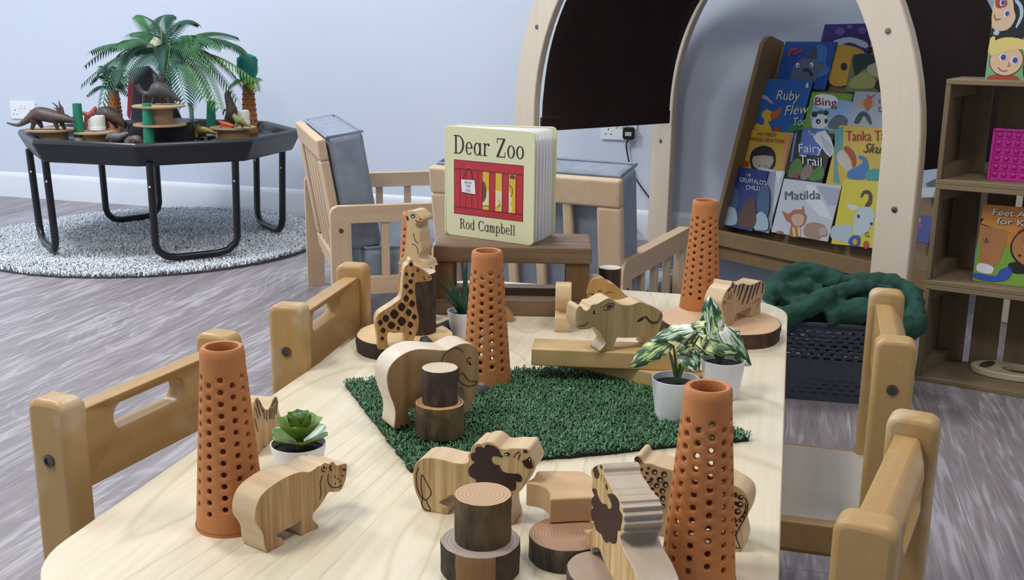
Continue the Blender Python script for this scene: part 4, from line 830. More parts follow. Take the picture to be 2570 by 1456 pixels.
for j in range(ny+1):
    y = .032+(DL+.0-.06)*j/ny
    for k, (x, z) in enumerate(pts):
        w_ = .004*math.sin(y*40+k*.3)*(1 if 3 < k < n_-4 else .3); cx = (x-DC)/RF; vs.append(V((x-cx*w_, y, z-w_*.5)))
for j in range(ny):
    for k in range(n_-1): fs.append((j*n_+k, j*n_+k+1, (j+1)*n_+k+1, (j+1)*n_+k))
o = MB().add(vs, fs).build('canopy', FAB, den, fix=False); q = o.modifiers.new('thick', 'SOLIDIFY'); q.thickness = .004
for s in (-1, 1): MB().box((DC+s*(RF-.003), DL/2, .522), (.011, DL-.05, .05)).build('hem', FAB, o, bevel=.004)

# ---------------------------------------------------------------- leaning bookcase with picture books
bux = V((.784, -.62, 0)).normalized(); bnn = V((-.62, -.784, 0)).normalized(); BO = V((-.232, 4.225, 0))+bnn*.10+bux*.062
LEAN = math.radians(16.5); bw_ = V((0, 0, math.cos(LEAN)))-bnn*math.sin(LEAN); bnm = bux.cross(bw_); bnm = bnm if bnm.dot(bnn) > 0 else -bnm
bc = thing('bookcase', 'wooden leaning display bookcase full of picture books inside the den', 'bookcase', BO)
BR_ = Matrix((bux, -bnm, bw_)).transposed()
def bp(u, d, w): return BO+bux*u+bnm*d+bw_*w          # u along, d out towards the room, w up the slope
def bbox(n, u0, u1, d0, d1, w0, w1, mt_=CASE, bev=.003):
    return MB().box(bp((u0+u1)/2, (d0+d1)/2, (w0+w1)/2)-BO, (u1-u0, d1-d0, w1-w0), 0, BR_).build(n, mt_, bc, bevel=bev)
BWD = .97
CASEZ = wood('bookcase_side', '9B7E58', '7C623F', 'Z', 40, .6, contrast=1)
for u in (-.012, BWD-.02):
    mb = MB(); q = [(0, .0), (-.012, 0)]+[(-.012-.0, .0)]
    P = [(.042, .0), (.042, .83), (.03, .858), (.007, .87), (-.075, .87), (-.075, .02)]
    mb.prism([bp(u, d, w)-BO for d, w in P], bux*.02); mb.build('side_panel', CASEZ, bc, bevel=.003)
bbox('back_panel', -.025, BWD-.02, -.078, -.07, .05, .86)
for w in (.085, .265, .43, .59):
    bbox('tier_shelf', -.025, BWD-.02, -.07, -.058, w-.012, w)
MB().box(bux*(BWD/2-.022)+bnn*.004+V((0, 0, .088)), (BWD+.045, .018, .058), 0, Matrix((bux, -bnn, V((0, 0, 1)))).transposed()).build('front_ledge', CASE, bc, bevel=.003)
MB().box(bux*(BWD/2-.022)-bnn*.014+V((0, 0, .03)), (BWD+.02, .018, .058), 0, Matrix((bux, -bnn, V((0, 0, 1)))).transposed()).build('plinth', CASE, bc, bevel=.003)
BG = 'picture books on the display bookcase'
def case_book(label, tl, tr, bl_, col, d, arts=(), texts=(), full=1.0, name='picture_book'):
    O = bp(0, d, 0); P = lambda p: hit(p, O, bnm)
    a, b_, c_ = P(tl), P(tr), P(bl_); U = b_-a; Wd = (c_-a); Wd = Wd-U*(Wd.dot(U)/U.dot(U)); Wd = Wd*full
    t = thing(name, label, 'book', a+Wd, 0, BG); o_ = a+Wd
    MB().prism([a-o_, a+U-o_, a+U+Wd-o_, a+Wd-o_], -bnm*.006).build('cover', plain(col, .45), t, bevel=.0008)
    if arts:
        mb = MB(); ms = []
        for i, (cc, q) in enumerate(arts):
            if cc not in ms: ms.append(cc)
            mb.poly([P(p)+bnm*(.0006+.00025*i)-o_ for p in q], ms.index(cc))
        mb.build('cover_art', [plain(x, .5) for x in ms], t, fix=False)
    for i, (s_, p0, p1, hpx, cc, sh) in enumerate(texts):
        q0, q1 = P(p0), P(p1); u_ = q1-q0; up_ = P((p0[0], p0[1]-hpx))-q0
        tv, tf = text_polys(s_, sh)
        MB().add([q0+u_*x+up_*y+bnm*(.0035+.0003*i)-o_ for x, y in tv], tf).build('lettering', plain(cc, .5), t, fix=False)
    return t
def q6(pts): return [(1780+x/4.043, 40+y/4.043) for x, y in pts]
def q7(pts): return [(1780+x/3.831, 320+y/3.831) for x, y in pts]
e6 = lambda *a: q6(ell(*a)); e7 = lambda *a: q7(ell(*a))
case_book('purple picture book with a yellow oval below a white arch, top right of the bookcase', (2070, 61), (2196, 58), (2050, 190), '32246C', -.05, [
    ('C79A35', q6(smooth([(1300, 300), (1560, 350), (1600, 520), (1400, 700), (1230, 690), (1230, 520)], 3))), ('B9BCC9', q6(smooth([(1260, 255), (1430, 215), (1600, 270), (1590, 330), (1430, 270), (1320, 300)], 3))), ('2A2346', e6(1368, 515, 34, 40)), ('5A50A0', e6(1330, 160, 50, 40)), ('5A50A0', e6(1560, 150, 40, 36)), ('5A50A0', e6(1430, 110, 30, 25))], full=1.15)
case_book('blue picture book with a grey shark, top row of the bookcase', (1972, 104), (2100, 105), (1958, 200), '1C4C9C', -.042, [
    ('3A6FB5', q6(smooth([(960, 520), (1080, 300), (1200, 330), (1180, 480), (1230, 560), (1050, 640), (860, 640)], 3))), ('55637C', q6(smooth([(860, 500), (960, 430), (1060, 450), (1180, 480), (1100, 600), (1050, 700), (830, 690), (830, 600)], 3))), ('39445A', q6(smooth([(990, 420), (1080, 300), (1090, 430)], 3))), ('E8EAEE', e6(900, 500, 18, 24)), ('E8EAEE', e6(1040, 498, 18, 24)), ('16181F', e6(905, 505, 8, 11)), ('16181F', e6(1036, 503, 8, 11)), ('23283A', q6(smooth([(940, 560), (1000, 530), (1055, 590), (1040, 620), (1000, 570)], 3))),
    ('A83A55', q6([(800, 400), (820, 340), (900, 320), (900, 345), (840, 370), (815, 420)])), ('A83A55', q6([(850, 380), (960, 335), (960, 355), (860, 400)]))], full=1.2)
case_book('dark green and pale picture book, top row of the bookcase beside the den leg', (2140, 135), (2225, 133), (2129, 222), '6F7A52', -.034, [
    ('24352E', q6(smooth([(1470, 400), (1700, 400), (1720, 520), (1560, 540), (1500, 640), (1470, 560)], 3))), ('A9AF96', q6(smooth([(1600, 520), (1740, 470), (1770, 620), (1650, 600)], 3))), ('9AA05A', q6(smooth([(1450, 640), (1600, 560), (1700, 680), (1650, 735), (1430, 730)], 3))), ('3A2620', q6(smooth([(1700, 660), (1740, 650), (1760, 740), (1680, 740)], 3)))], full=1.1)
case_book('blue picture book with a yellow duck and cream hand drawn title', (1909, 196), (2040, 203), (1888, 325), '2B62AE', -.028, [
    ('D8B02E', q6(smooth([(530, 1000), (580, 950), (640, 980), (630, 1060), (600, 1080), (630, 1170), (470, 1165), (480, 1090), (540, 1110), (560, 1060)], 3))), ('C2632E', q6(smooth([(625, 990), (680, 960), (720, 930), (730, 970), (690, 1030), (630, 1050)], 3))), ('A9A4DA', q6(smooth([(490, 830), (560, 800), (640, 870), (640, 895), (560, 840), (500, 860)], 3))), ('8C4A78', q6([(530, 760), (580, 660), (590, 680), (545, 770)])), ('2E7C5A', q6(smooth([(820, 1110), (980, 1060), (970, 1150), (800, 1170)], 3))), ('B0452E', e6(690, 1150, 34, 28)), ('E2D9A6', q6([(990, 680), (1010, 680), (1010, 730), (980, 730)]))],
    [('Ruby', (1949, 250), (2006, 253), 24, 'E4DDB4', .12), ('Flew', (1970, 290), (2028, 285), 24, 'E4DDB4', .12), ('Too', (1990, 316), (2024, 314), 20, 'E4DDB4', .12)], full=1.1)
case_book('green bordered picture book with a panda head and white title bubble', (2038, 230), (2141, 236), (2021, 322), '6FA23C', -.022, [
    ('8FB6DE', q6(smooth([(1060, 900), (1100, 850), (1450, 870), (1430, 1140), (1040, 1130)], 2))), ('E9EBF0', q6(smooth([(1065, 830), (1120, 795), (1250, 805), (1305, 850), (1280, 910), (1180, 940), (1090, 910)], 3))), ('DCDDE2', q6(smooth([(1050, 1060), (1100, 1005), (1190, 1010), (1205, 1100), (1150, 1140), (1060, 1135)], 3))), ('24282E', e6(1070, 1000, 30, 30)), ('24282E', e6(1185, 985, 28, 26)), ('24282E', e6(1108, 1072, 24, 26)), ('24282E', e6(1188, 1068, 16, 26)), ('E9EBF0', e6(1112, 1075, 8, 9)), ('2E6B50', q6(smooth([(1080, 985), (1130, 960), (1180, 975), (1150, 995)], 3))), ('5D6470', q6(smooth([(1220, 1080), (1320, 1000), (1410, 1060), (1380, 1140), (1230, 1145)], 3)))],
    [('Bing', (2047, 264), (2101, 268), 20, '7C2436', 0)], full=1.25)
case_book('pale grey picture book with a yellow bird and coloured capitals beside the den leg', (2146, 229), (2235, 232), (2132, 318), 'A9AEBE', -.016, [
    ('D09A3C', q6(smooth([(1530, 880), (1570, 850), (1650, 850), (1680, 890), (1640, 930), (1560, 920)], 3))), ('B86A4A', q6(smooth([(1570, 880), (1600, 830), (1640, 830), (1650, 900), (1600, 970)], 3))), ('A8487A', q6([(1600, 800), (1640, 820), (1690, 790), (1650, 840), (1610, 835)])), ('28485A', q6(smooth([(1470, 1080), (1520, 990), (1580, 970), (1630, 1020), (1650, 1100), (1620, 1090), (1570, 1010), (1520, 1090)], 3))), ('C9B06A', q6(smooth([(1540, 1080), (1570, 1040), (1600, 1080)], 3)))],
    [('M', (2206, 261), (2218, 262), 12, 'B0406A', 0), ('D', (2206, 281), (2217, 282), 12, '34509A', 0)], full=1.2)
case_book('yellow picture book with a round black haired child, left of the bookcase', (1875, 324), (1992, 334), (1856, 428), 'CDA83C', -.02, [
    ('4E8A4A', q6([(385, 1150), (405, 1152), (330, 1460), (308, 1460)])), ('20222E', q7(smooth([(390, 300), (420, 220), (510, 175), (600, 200), (640, 280), (610, 400), (430, 400), (400, 370)], 3))), ('B9AF9E', q7(smooth([(432, 275), (612, 278), (605, 360), (560, 400), (460, 400), (420, 350)], 2))), ('20222E', e7(483, 368, 7, 7)), ('20222E', e7(551, 372, 7, 7)), ('B8452E', q7([(335, 320), (385, 325), (375, 380), (325, 378)])), ('D0906A', q7([(740, 70), (790, 80), (720, 400), (690, 400)]))],
    [('MY FIRST', (1903, 342), (1950, 345), 10, '7A3A22', 0), ('CHINESE NEW YEAR', (1877, 353), (1970, 361), 10, '7A3A22', 0)], full=1.2)
case_book('dark woodland picture book with white title and a leafy trail', (1994, 327), (2095, 336), (1968, 448), '22261F', -.014, [
    ('5A74BC', q7([(900, 5), (1130, 20), (1070, 275), (862, 255)])), ('6E7EBE', q7([(820, 60), (850, 40), (800, 320), (780, 330)])), ('4E7A34', q7(smooth([(800, 330), (870, 300), (900, 400), (860, 470), (760, 470)], 3))), ('4E7A34', q7(smooth([(980, 430), (1080, 370), (1110, 450), (1060, 510), (960, 500)], 3))), ('8A7468', q7(smooth([(900, 400), (960, 350), (1000, 400), (940, 500), (880, 490)], 3))), ('A03A4A', e7(840, 460, 26, 30)), ('D5D8E2', q7(smooth([(1000, 90), (1120, 30), (1200, 190), (1165, 290), (1080, 190)], 2))), ('B9BDCC', q7([(1060, 60), (1190, 180), (1170, 285), (1100, 180)]))],
    [('The', (2029, 341), (2046, 343), 12, 'DADFEE', 0), ('Fairy', (2006, 383), (2066, 384), 22, 'E2E6F0', 0), ('Trail', (2008, 410), (2064, 419), 22, 'E9EBEE', 0)], full=1.15)
case_book('yellow picture book with a drum and a blue elephant, right of the bookcase', (2107, 314), (2235, 322), (2088, 458), 'CFB03C', -.008, [
    ('5A9C9C', q7([(1210, 20), (1290, -10), (1280, 200), (1230, 380), (1260, 540), (1195, 530)])), ('C9BEB0', q7(smooth([(1225, 270), (1280, 215), (1350, 300), (1375, 390), (1330, 420), (1250, 350)], 3))), ('A8402E', q7(smooth([(1290, 200), (1340, 185), (1400, 250), (1415, 340), (1385, 385), (1360, 300)], 3))), ('3E78B4', q7(smooth([(1340, 420), (1430, 370), (1480, 330), (1440, 300), (1440, 270), (1500, 285), (1530, 350), (1530, 430), (1480, 500), (1340, 490)], 3))), ('3E9CA0', q7(smooth([(1510, 430), (1580, 400), (1640, 410), (1640, 500), (1520, 505)], 3)))],
    [('Tanka Tanka', (2124, 354), (2262, 354), 26, 'B03424', 0), ('Skunk', (2167, 383), (2240, 388), 24, '20201E', .15)], full=1.15)
case_book('white picture book with folded pages between the blue and the cat book', (1905, 420), (1970, 430), (1880, 575), 'C9CCD6', -.006, [('9AA0B0', q7([(560, 430), (640, 420), (600, 980), (560, 960)])), ('E4E6EC', q7([(640, 425), (720, 420), (660, 550)]))])
case_book('dark blue picture book with pale trees and a brown shape, bottom left', (1844, 417), (1928, 430), (1812, 565), '1E2E78', .002, [
    ('3F5A80', q7(smooth([(170, 640), (230, 560), (290, 650), (250, 800), (150, 830)], 3))), ('3F5A80', q7(smooth([(470, 640), (530, 540), (580, 620), (560, 850), (470, 830)], 3))), ('9FB6C6', q7(smooth([(160, 800), (200, 760), (260, 800), (260, 930), (130, 930), (140, 860)], 3))), ('9FB6C6', q7(smooth([(440, 860), (500, 810), (560, 870), (560, 985), (430, 970)], 3))), ('5A3A28', q7(smooth([(330, 760), (380, 680), (430, 690), (450, 800), (440, 950), (290, 950), (280, 850)], 3)))],
    [('THE', (1874, 443), (1886, 444), 7, 'C9D2E4', 0), ("GRUFFALO'S", (1858, 456), (1925, 466), 11, 'D5DCEA', 0), ('CHILD', (1874, 476), (1909, 479), 11, 'D5DCEA', 0)])
case_book('white picture book with an orange tabby cat and a grey cat', (1968, 448), (2112, 466), (1934, 582), 'C6C9D4', .004, [
    ('DDE0E8', q7([(940, 545), (1020, 560), (1190, 890), (1060, 850), (930, 700)])), ('A9AEBE', q7([(1030, 560), (1260, 590), (1220, 740), (1150, 750)])), ('A96A44', q7(smooth([(700, 800), (760, 830), (820, 790), (890, 790), (905, 740), (920, 830), (940, 850), (920, 930), (880, 960), (870, 1050), (770, 1040), (790, 930), (745, 900)], 2))), ('C9AE96', q7(smooth([(790, 870), (840, 830), (910, 850), (900, 930), (830, 950)], 3))), ('E0C48A', q7([(800, 960), (825, 960), (835, 1045), (810, 1045)])), ('E0C48A', q7([(850, 960), (880, 960), (880, 1050), (860, 1050)])), ('A98670', q7(smooth([(910, 980), (960, 920), (1060, 920), (1120, 960), (1130, 1040), (1080, 1050), (1040, 1075), (930, 1050)], 3))), ('B9A596', e7(1095, 1000, 38, 40)), ('A96A44', e7(680, 1010, 34, 16))],
    [('Matilda', (1971, 502), (2060, 500), 22, '55565E', 0)])
case_book('yellow picture book with a white goat wearing a blue collar, bottom right', (2117, 450), (2238, 456), (2088, 612), 'D8C92E', .008, [
    ('B4C6CC', q7(smooth([(1190, 950), (1370, 940), (1360, 1090), (1300, 1100), (1170, 1060)], 2))), ('5A3320', q7(smooth([(1455, 670), (1480, 610), (1540, 605), (1570, 660), (1560, 740), (1520, 770), (1490, 760), (1530, 700), (1530, 645), (1490, 640), (1475, 670)], 2))), ('BFD0D8', q7(smooth([(1430, 800), (1500, 760), (1580, 800), (1590, 880), (1520, 1000), (1450, 1040), (1390, 1010), (1390, 900)], 3))), ('D5D8D6', q7(smooth([(1320, 750), (1380, 740), (1450, 780), (1380, 800)], 3))), ('22262C', e7(1437, 855, 14, 18)), ('22262C', e7(1560, 925, 12, 14)), ('2E50A8', q7(smooth([(1345, 1080), (1390, 1040), (1450, 1050), (1440, 1140), (1350, 1130)], 3))), ('D8A42E', e7(1405, 1100, 22, 30)), ('B8442E', e7(1510, 1130, 26, 40))],
    [('2', (2160, 508), (2176, 508), 0.1, '5A3320', 0), ('G', (2172, 594), (2182, 596), 12, '4A4A22', 0)][1:])
case_book('blue picture book at the far right end of the bookcase beside the crates', (2291, 538), (2345, 543), (2283, 606), '33408C', .0, [('C0709A', [(2300, 548), (2312, 546), (2310, 560), (2300, 560)]), ('8A4A9A', [(2296, 562), (2318, 562), (2316, 572), (2296, 570)])])
case_book('pale blue picture book with dark smudge behind the den leg at the right', (2312, 411), (2372, 406), (2300, 498), 'A9B6CC', -.02, [('4A4E5A', [(2325, 460), (2345, 450), (2368, 450), (2366, 466), (2340, 470), (2325, 468)]), ('C9D0DA', [(2305, 475), (2350, 470), (2340, 496), (2310, 490)])])

# floor mat in the den, cables, sockets
mat_p = [PA+dax*x+day*y+V((0, 0, 0)) for x, y in ((.14, .10), (1.38, .10), (1.38, .60), (.14, .60))]
o = MB().prism([p-PA+V((0, 0, .03)) for p in mat_p], (0, 0, -.03)).build('floor_mat', plain('4A4E5C', .9, name='slate_mat', noise=.1, scale=40), None, bevel=.008); o.location = PA
tag(o, 'slate grey padded floor mat inside the play den', 'floor mat')
def socket(label, p):
    c = wall_hit(*p, 0); t = thing('wall_socket', label, 'wall socket', c)
    def bx(n, x, z, w, h, d0, d1, m_, bv=.0015, par=None): return MB().box(wdir*x+wn*(d0+d1)/2+V((0, 0, z)), (w, d1-d0, h), 0, wrot).build(n, m_, par or t, bevel=bv)
    pl_ = bx('face_plate', 0, 0, .146, .086, 0, .009, WHITE, .003)
    for s in (-1, 1):
        bx('switch', s*.012, .018, .011, .02, .009, .0125, WHITE)
        for dx, dz, w, h in ((0, .006, .004, .008), (-.011, -.014, .0065, .004), (.011, -.014, .0065, .004)): bx('pin_hole', s*.045+dx, dz-.006, w, h, .0088, .0094, plain('2A2C32', .6), 0)
    return c
socket('white double wall socket with nothing plugged in behind the round rug', (60, 277))
sc_ = socket('white double wall socket with a black plug beside the den', (1555, 325))
pc = sc_+wdir*.043+V((0, 0, -.012)); pg = thing('power_plug', 'black plug and lead in the wall socket beside the den', 'plug', pc)
MB().prism([wdir*x+V((0, 0, z))+wn*.0097 for x, z in rrect(-.024, -.026, .024, .026, .012)], wn*.022).build('plug_body', BLACKP, pg, bevel=.003)
MB().box(wn*.0325+V((0, 0, -.002)), (.026, .0012, .016), 0, wrot).build('sticker', plain('B9C4B4', .5), pg)
cb = [pc+wn*.02+V((0, 0, -.026))]+[wall_hit(x, y, .014) for x, y in ((1572, 365), (1580, 410), (1600, 455), (1637, 506), (1680, 560))]
c2 = smooth([tuple(p) for p in cb], 5, False); MB().tube([V(p)-pc for p in c2], .003, 8).build('lead', BLACKP, pg)
o = MB().tube([wall_hit(1581, 572, .016), wall_hit(1581, 572, .06)], [.02, .018], 14).build('black_connector', BLACKP, None, wall_hit(1581, 572, .02)); tag(o, 'black round connector on the skirting beside the grey armchair cushion', 'connector')

# ---------------------------------------------------------------- stacked crates and what stands in them
CLs = V((.352, 2.772, 0)); cux = V((.954, -.299, 0)).normalized(); cvy = V((.299, .954, 0)).normalized(); CA = math.atan2(cux.y, cux.x)
CW, CDp, CHh = .50, .20, .25
def crate():
    t = thing('wooden_crate', '', 'crate')
    for z in (.006, CHh-.006): MB().box((CW/2, CDp/2, z), (CW, CDp, .012)).build('board', CRATEX, t, bevel=.0015)
    for x in (.006, CW-.006): MB().box((x, CDp/2, CHh/2), (.0118, CDp, CHh-.025)).build('end_board', CRATE, t, bevel=.0015)
    ns = 6; w = .066
    for k in range(ns): MB().box((.012+w/2+(CW-.024-w)*k/(ns-1), CDp-.006, CHh/2), (w, .010, CHh-.026)).build('back_slat', CRATE, t, bevel=.0015)
    for x, s in ((.0122, 1), (CW-.0122, -1)):
        for z in (.0125, CHh-.0425):
            MB().prism([(x, .02, z), (x+s*.034, CDp-.015, z), (x, CDp-.015, z)], (0, 0, .03)).build('corner_brace', CRATEX, t)
    return t
k0 = crate()
for i, lab in enumerate(('pine crate at the bottom of the stack holding a wooden ring toy', 'pine crate in the middle of the stack holding an orange book', 'pine crate at the top of the stack holding a pink bubble toy')):
    o = k0 if i == 0 else copy_tree(k0); o.location = CLs+V((0, 0, i*CHh)); o.rotation_euler.z = CA; tag(o, lab, 'crate', 'pine crates stacked on end')
def cplane(d): return CLs+cvy*d
# pink bubble toy
d_ = .07; O = cplane(d_); a = hit((2476, 456), O, -cvy); a.z = CHh*2+.0125
t = thing('bubble_toy', 'bright pink square silicone bubble popping toy in the top crate', 'toy', a, CA)
PK = plain('C41E92', .35, name='pink_silicone'); t.rotation_euler = (math.radians(-8), 0, CA)
MB().prism([(x, 0, z) for x, z in rrect(0, 0, .135, .122, .012)], (0, .006, 0)).build('frame_panel', PK, t, bevel=.002)
fr = MB()
for x, z, w, h in ((.0675, .002, .135, .006), (.0675, .12, .135, .006), (.003, .061, .006, .12), (.132, .061, .006, .12)): fr.box((x, -.002, z), (w, .006, h))
for r in range(1, 6): fr.box((.0675, -.0008, .004+r*.019), (.13, .003, .0016))
fr.build('rim', PK, t, bevel=.001)
for r in range(6):
    for c in range(6):
        o = MB().lathe([(.0072, 0), (.0066, .002), (.0045, .004), (.001, .005)], 14, caps=True).build('bubble', PK, t); o.rotation_euler = (PI/2, 0, 0); o.location = (.016+c*.0205, 0, .0135+r*.019)
# orange board book
d_ = .05; O = cplane(d_); a = hit((2440, 706), O, -cvy); a.z = CHh+.0125
t = thing('board_book', 'orange and green board book with an upside down child in the middle crate', 'book', a, CA); t.rotation_euler = (math.radians(-9), 0, CA)
MB().prism([(x, 0, z) for x, z in rrect(0, 0, .19, .19, .008)], (0, .003, 0)).build('front_cover', plain('CF8A36', .4), t, bevel=.0008)
MB().box((.095, .0085, .095), (.186, .011, .186)).build('pages', plain('EEF0F4', .5), t); MB().prism([(x, .014, z) for x, z in rrect(0, 0, .19, .19, .008)], (0, .003, 0)).build('back_cover', plain('3A5A8C', .4), t, bevel=.0008)
mb = MB(); ms = ['7FA83E', 'B87C4A', '1A1718', '3156B0', 'E9EAEE', 'B02A28', 'D8943A']
def ar(q, m_, e): mb.poly([(x, -.0003*(e+1), z) for x, z in q], m_)
ar(rrect(.0, .0, .19, .095, .006), 0, 0); ar([(0, .14), (.1, .12), (.1, .135), (0, .155)], 2, 1); ar([(.0, .142), (.09, .122), (.1, .14), (.01, .158)], 6, 2)
ar(smooth([(.005, .135), (.062, .122), (.055, .06), (.042, .04), (.012, .045), (.008, .09)], 3), 1, 3); ar(smooth([(.01, .045), (.042, .04), (.04, .022), (.008, .025)], 3), 4, 4); ar(smooth([(.002, .02), (.05, .018), (.06, .035), (.085, .045), (.08, .015), (.045, .003), (.004, .008)], 3), 3, 5)
ar(smooth([(.075, .05), (.09, .03), (.13, .035), (.17, .04), (.19, .06), (.18, .08), (.1, .06)], 3), 2, 5); ar(ell(.13, .095, .056, .05, 24), 2, 5.4); ar(ell(.131, .096, .053, .047, 24), 1, 6); ar(smooth([(.085, .13), (.12, .15), (.19, .15), (.19, .125), (.14, .13), (.1, .12)], 3), 5, 5.2)
ar(smooth([(.10, .112), (.135, .125), (.165, .122), (.15, .108), (.12, .106)], 3), 5, 7); ar(smooth([(.106, .114), (.135, .121), (.16, .119), (.135, .113)], 3), 4, 8); ar(ell(.098, .074, .004, .003, 8), 2, 8)
for q in stroke([(.118, .1), (.125, .104), (.138, .098)], .002)+stroke([(.012, .105), (.02, .095), (.018, .108), (.026, .096)], .0012): ar(q, 2, 8)
mb.build('cover_art', [plain(c, .5) for c in ms], t, fix=False)
for s_, x, z, w in (('Feet Are Not', .026, .166, .15), ('for Kicking', .037, .145, .13)):
    tv, tf = text_polys(s_)
    for nm, dx, dz, e, cc in (('lettering_shadow', .001, -.0012, .0034, '4A2A18'), ('lettering', 0, 0, .0040, 'F2F2EE')): MB().add([(x+dx+u*w, -e, z+dz+v*.0145) for u, v in tv], tf).build(nm, plain(cc, .5), t, fix=False)
# wooden ring toy
zt = .0125; cpt = at(2545, 930, zt+.012); t = thing('wooden_ring_toy', 'flat pale wooden toy with a round hole and slot in the bottom crate', 'toy', (cpt.x, cpt.y, zt), CA+.1)
def ringpart(outer, inner, z0, z1):
    n_ = len(outer); vs = [V((x, y, z0)) for x, y in outer]+[V((x, y, z0)) for x, y in inner]+[V((x, y, z1)) for x, y in outer]+[V((x, y, z1)) for x, y in inner]; fs = []
    for k in range(n_):
        j = (k+1) % n_; fs += [(k, j, n_+j, n_+k), (2*n_+k, 2*n_+j, 3*n_+j, 3*n_+k), (k, j, 2*n_+j, 2*n_+k), (n_+k, n_+j, 3*n_+j, 3*n_+k)]
    return MB().add(vs, fs)
out_ = [(1.1*x*(1 if x > -.03 else 1.25), y) for x, y in ell(0, 0, .075, .062, 40)]
WT = wood('ring_toy_wood', 'D8CBB4', 'BFAF94', 'X', 40, .5, contrast=1)
ringpart(out_, ell(.015, 0, .042, .036, 40), 0, .018).build('body', WT, t, bevel=.004, seg=3)
MB().prism([(x, y, .0182) for x, y in smooth([(-.082, -.02), (-.066, -.03), (-.05, .0), (-.046, .034), (-.058, .038), (-.075, .015)], 4)], (0, 0, .0004)).build('handle_slot', plain('4A4030', .8), t)
# picture board on the crates
O = cplane(.06); a = hit((2472, 194), O, -cvy); zt = CHh*3; a.z = zt; t = thing('picture_board', 'picture board with cartoon children standing on the crates', 'picture board', a, CA); t.rotation_euler = (math.radians(-4), 0, CA)
MB().box((.13, .003, .15), (.26, .006, .30)).build('panel', plain('7FB07A', .5), t)
mb = MB(); ms = ['8FC0E8', '1A171C', 'E0BE9C', 'E2CE7E', 'DCDDF2', 'A8442E', '34509C', 'F0F0F0', 'B0C8D8', '7A5038', 'A8745A', '6A5A4C']
def ar(q, m_, e): mb.poly([(x, -.0003*(e+1), z) for x, z in q], m_)
ar([(0, .13), (.26, .15), (.26, .30), (0, .30)], 0, 0); ar(ell(.16, .14, .06, .085, 30), 4, 1); ar(smooth([(.02, .22), (.07, .225), (.085, .17), (.075, .1), (.03, .085), (.0, .1)], 3), 1, 2)
ar(smooth([(.002, .19), (.035, .19), (.045, .16), (.05, .14), (.035, .115), (.002, .12)], 3), 2, 3); ar(smooth([(.048, .185), (.062, .17), (.066, .145), (.056, .12), (.053, .124), (.059, .148), (.054, .168), (.044, .18)], 2), 8, 4); ar(smooth([(.004, .185), (.024, .186), (.028, .17), (.012, .164), (.004, .17)], 3), 5, 4)
for x, z, e in ((.018, .177, 5), (.030, .152, 5)): ar(ell(x, z, .006, .008, 12), 7, e); ar(ell(x+.001, z, .0045, .006, 12), 6, e+1)
ar(ell(.013, .108, .007, .006, 8), 8, 4)
ar(ell(.042, .045, .037, .036, 28), 1, 3.4); ar(ell(.042, .045, .0355, .0345, 28), 2, 4); ar(smooth([(.004, .06), (.006, .085), (.035, .098), (.075, .092), (.088, .07), (.082, .05), (.075, .07), (.05, .068), (.03, .062), (.012, .055)], 3), 3, 5); ar(smooth([(.002, .095), (.012, .098), (.008, .075), (.0, .06)], 3), 3, 4.6)
for x, z in ((.034, .052), (.060, .046)): ar(ell(x, z, .008, .0085, 12), 7, 5.5); ar(ell(x+.001, z, .006, .007, 12), 6, 6.5)
for q in stroke([(.026, .028), (.035, .02), (.047, .021)], .0014)+stroke([(.048, .04), (.051, .033), (.046, .031)], .0012)+stroke([(.003, .15), (.008, .137), (.018, .14)], .0014): ar(q, 1, 7)
ar(smooth([(.02, .012), (.06, .012), (.075, .0), (.005, .0)], 2), 5, 3); ar(ell(.115, .03, .035, .05, 20), 1, 4); ar(ell(.125, .02, .026, .03, 16), 9, 5); ar(ell(.04, .255, .026, .026, 16), 11, 3)
mb.build('cartoon_print', [plain(c, .5) for c in ms], t, fix=False)

# ---------------------------------------------------------------- laundry basket, blanket
BKO = V((-.105, 2.53, 0)); ba = math.radians(2); bw2, bd2, bh2 = .38, .32, .185
bk2 = thing('laundry_basket', 'dark slate plastic basket with slotted sides behind the table', 'basket', BKO, ba)
SL = plain('343844', .5, name='slate_plastic')
def slotted(n, o_, u_, w, h):
    mb = MB(); rows, cols = 15, 14; m_ = .012; ph_ = (h-2*m_)/rows; pw_ = (w-2*m_)/cols; u_ = V(u_); nn_ = V((-u_.y, u_.x, 0)); rt = Matrix((u_, nn_, V((0, 0, 1)))).transposed()
    def B(x, z, ww, hh): mb.box(V(o_)+u_*x+V((0, 0, z)), (ww, .003, hh), 0, rt)
    B(w/2, m_/2, w, m_); B(w/2, h-m_/2, w, m_)
    for x in (m_/2, w-m_/2): B(x, h/2, m_, h)
    for r in range(rows):
        z = m_+r*ph_; B(w/2, z+ph_*.22, w-2*m_, ph_*.48)
        for c in range(cols+1):
            x = m_+(c+(.5 if r % 2 else 0))*pw_
            if x < w-m_: B(x, z+ph_*.72, pw_*.42, ph_*.56)
    return mb.build(n, SL, bk2)
slotted('side_wall', (0, 0, 0), (1, 0, 0), bw2, bh2); slotted('side_wall', (0, bd2, 0), (1, 0, 0), bw2, bh2); slotted('side_wall', (0, 0, 0), (0, 1, 0), bd2, bh2); slotted('side_wall', (bw2, 0, 0), (0, 1, 0), bd2, bh2)
MB().box((bw2/2, bd2/2, .004), (bw2, bd2, .006)).build('base', SL, bk2)
rm = MB()
for x, y, w, d in ((bw2/2, 0, bw2+.016, .012), (bw2/2, bd2, bw2+.016, .012), (0, bd2/2, .012, bd2), (bw2, bd2/2, .012, bd2)): rm.box((x, y, bh2+.003), (w, d, .012))
rm.build('rim', SL, bk2, bevel=.003)
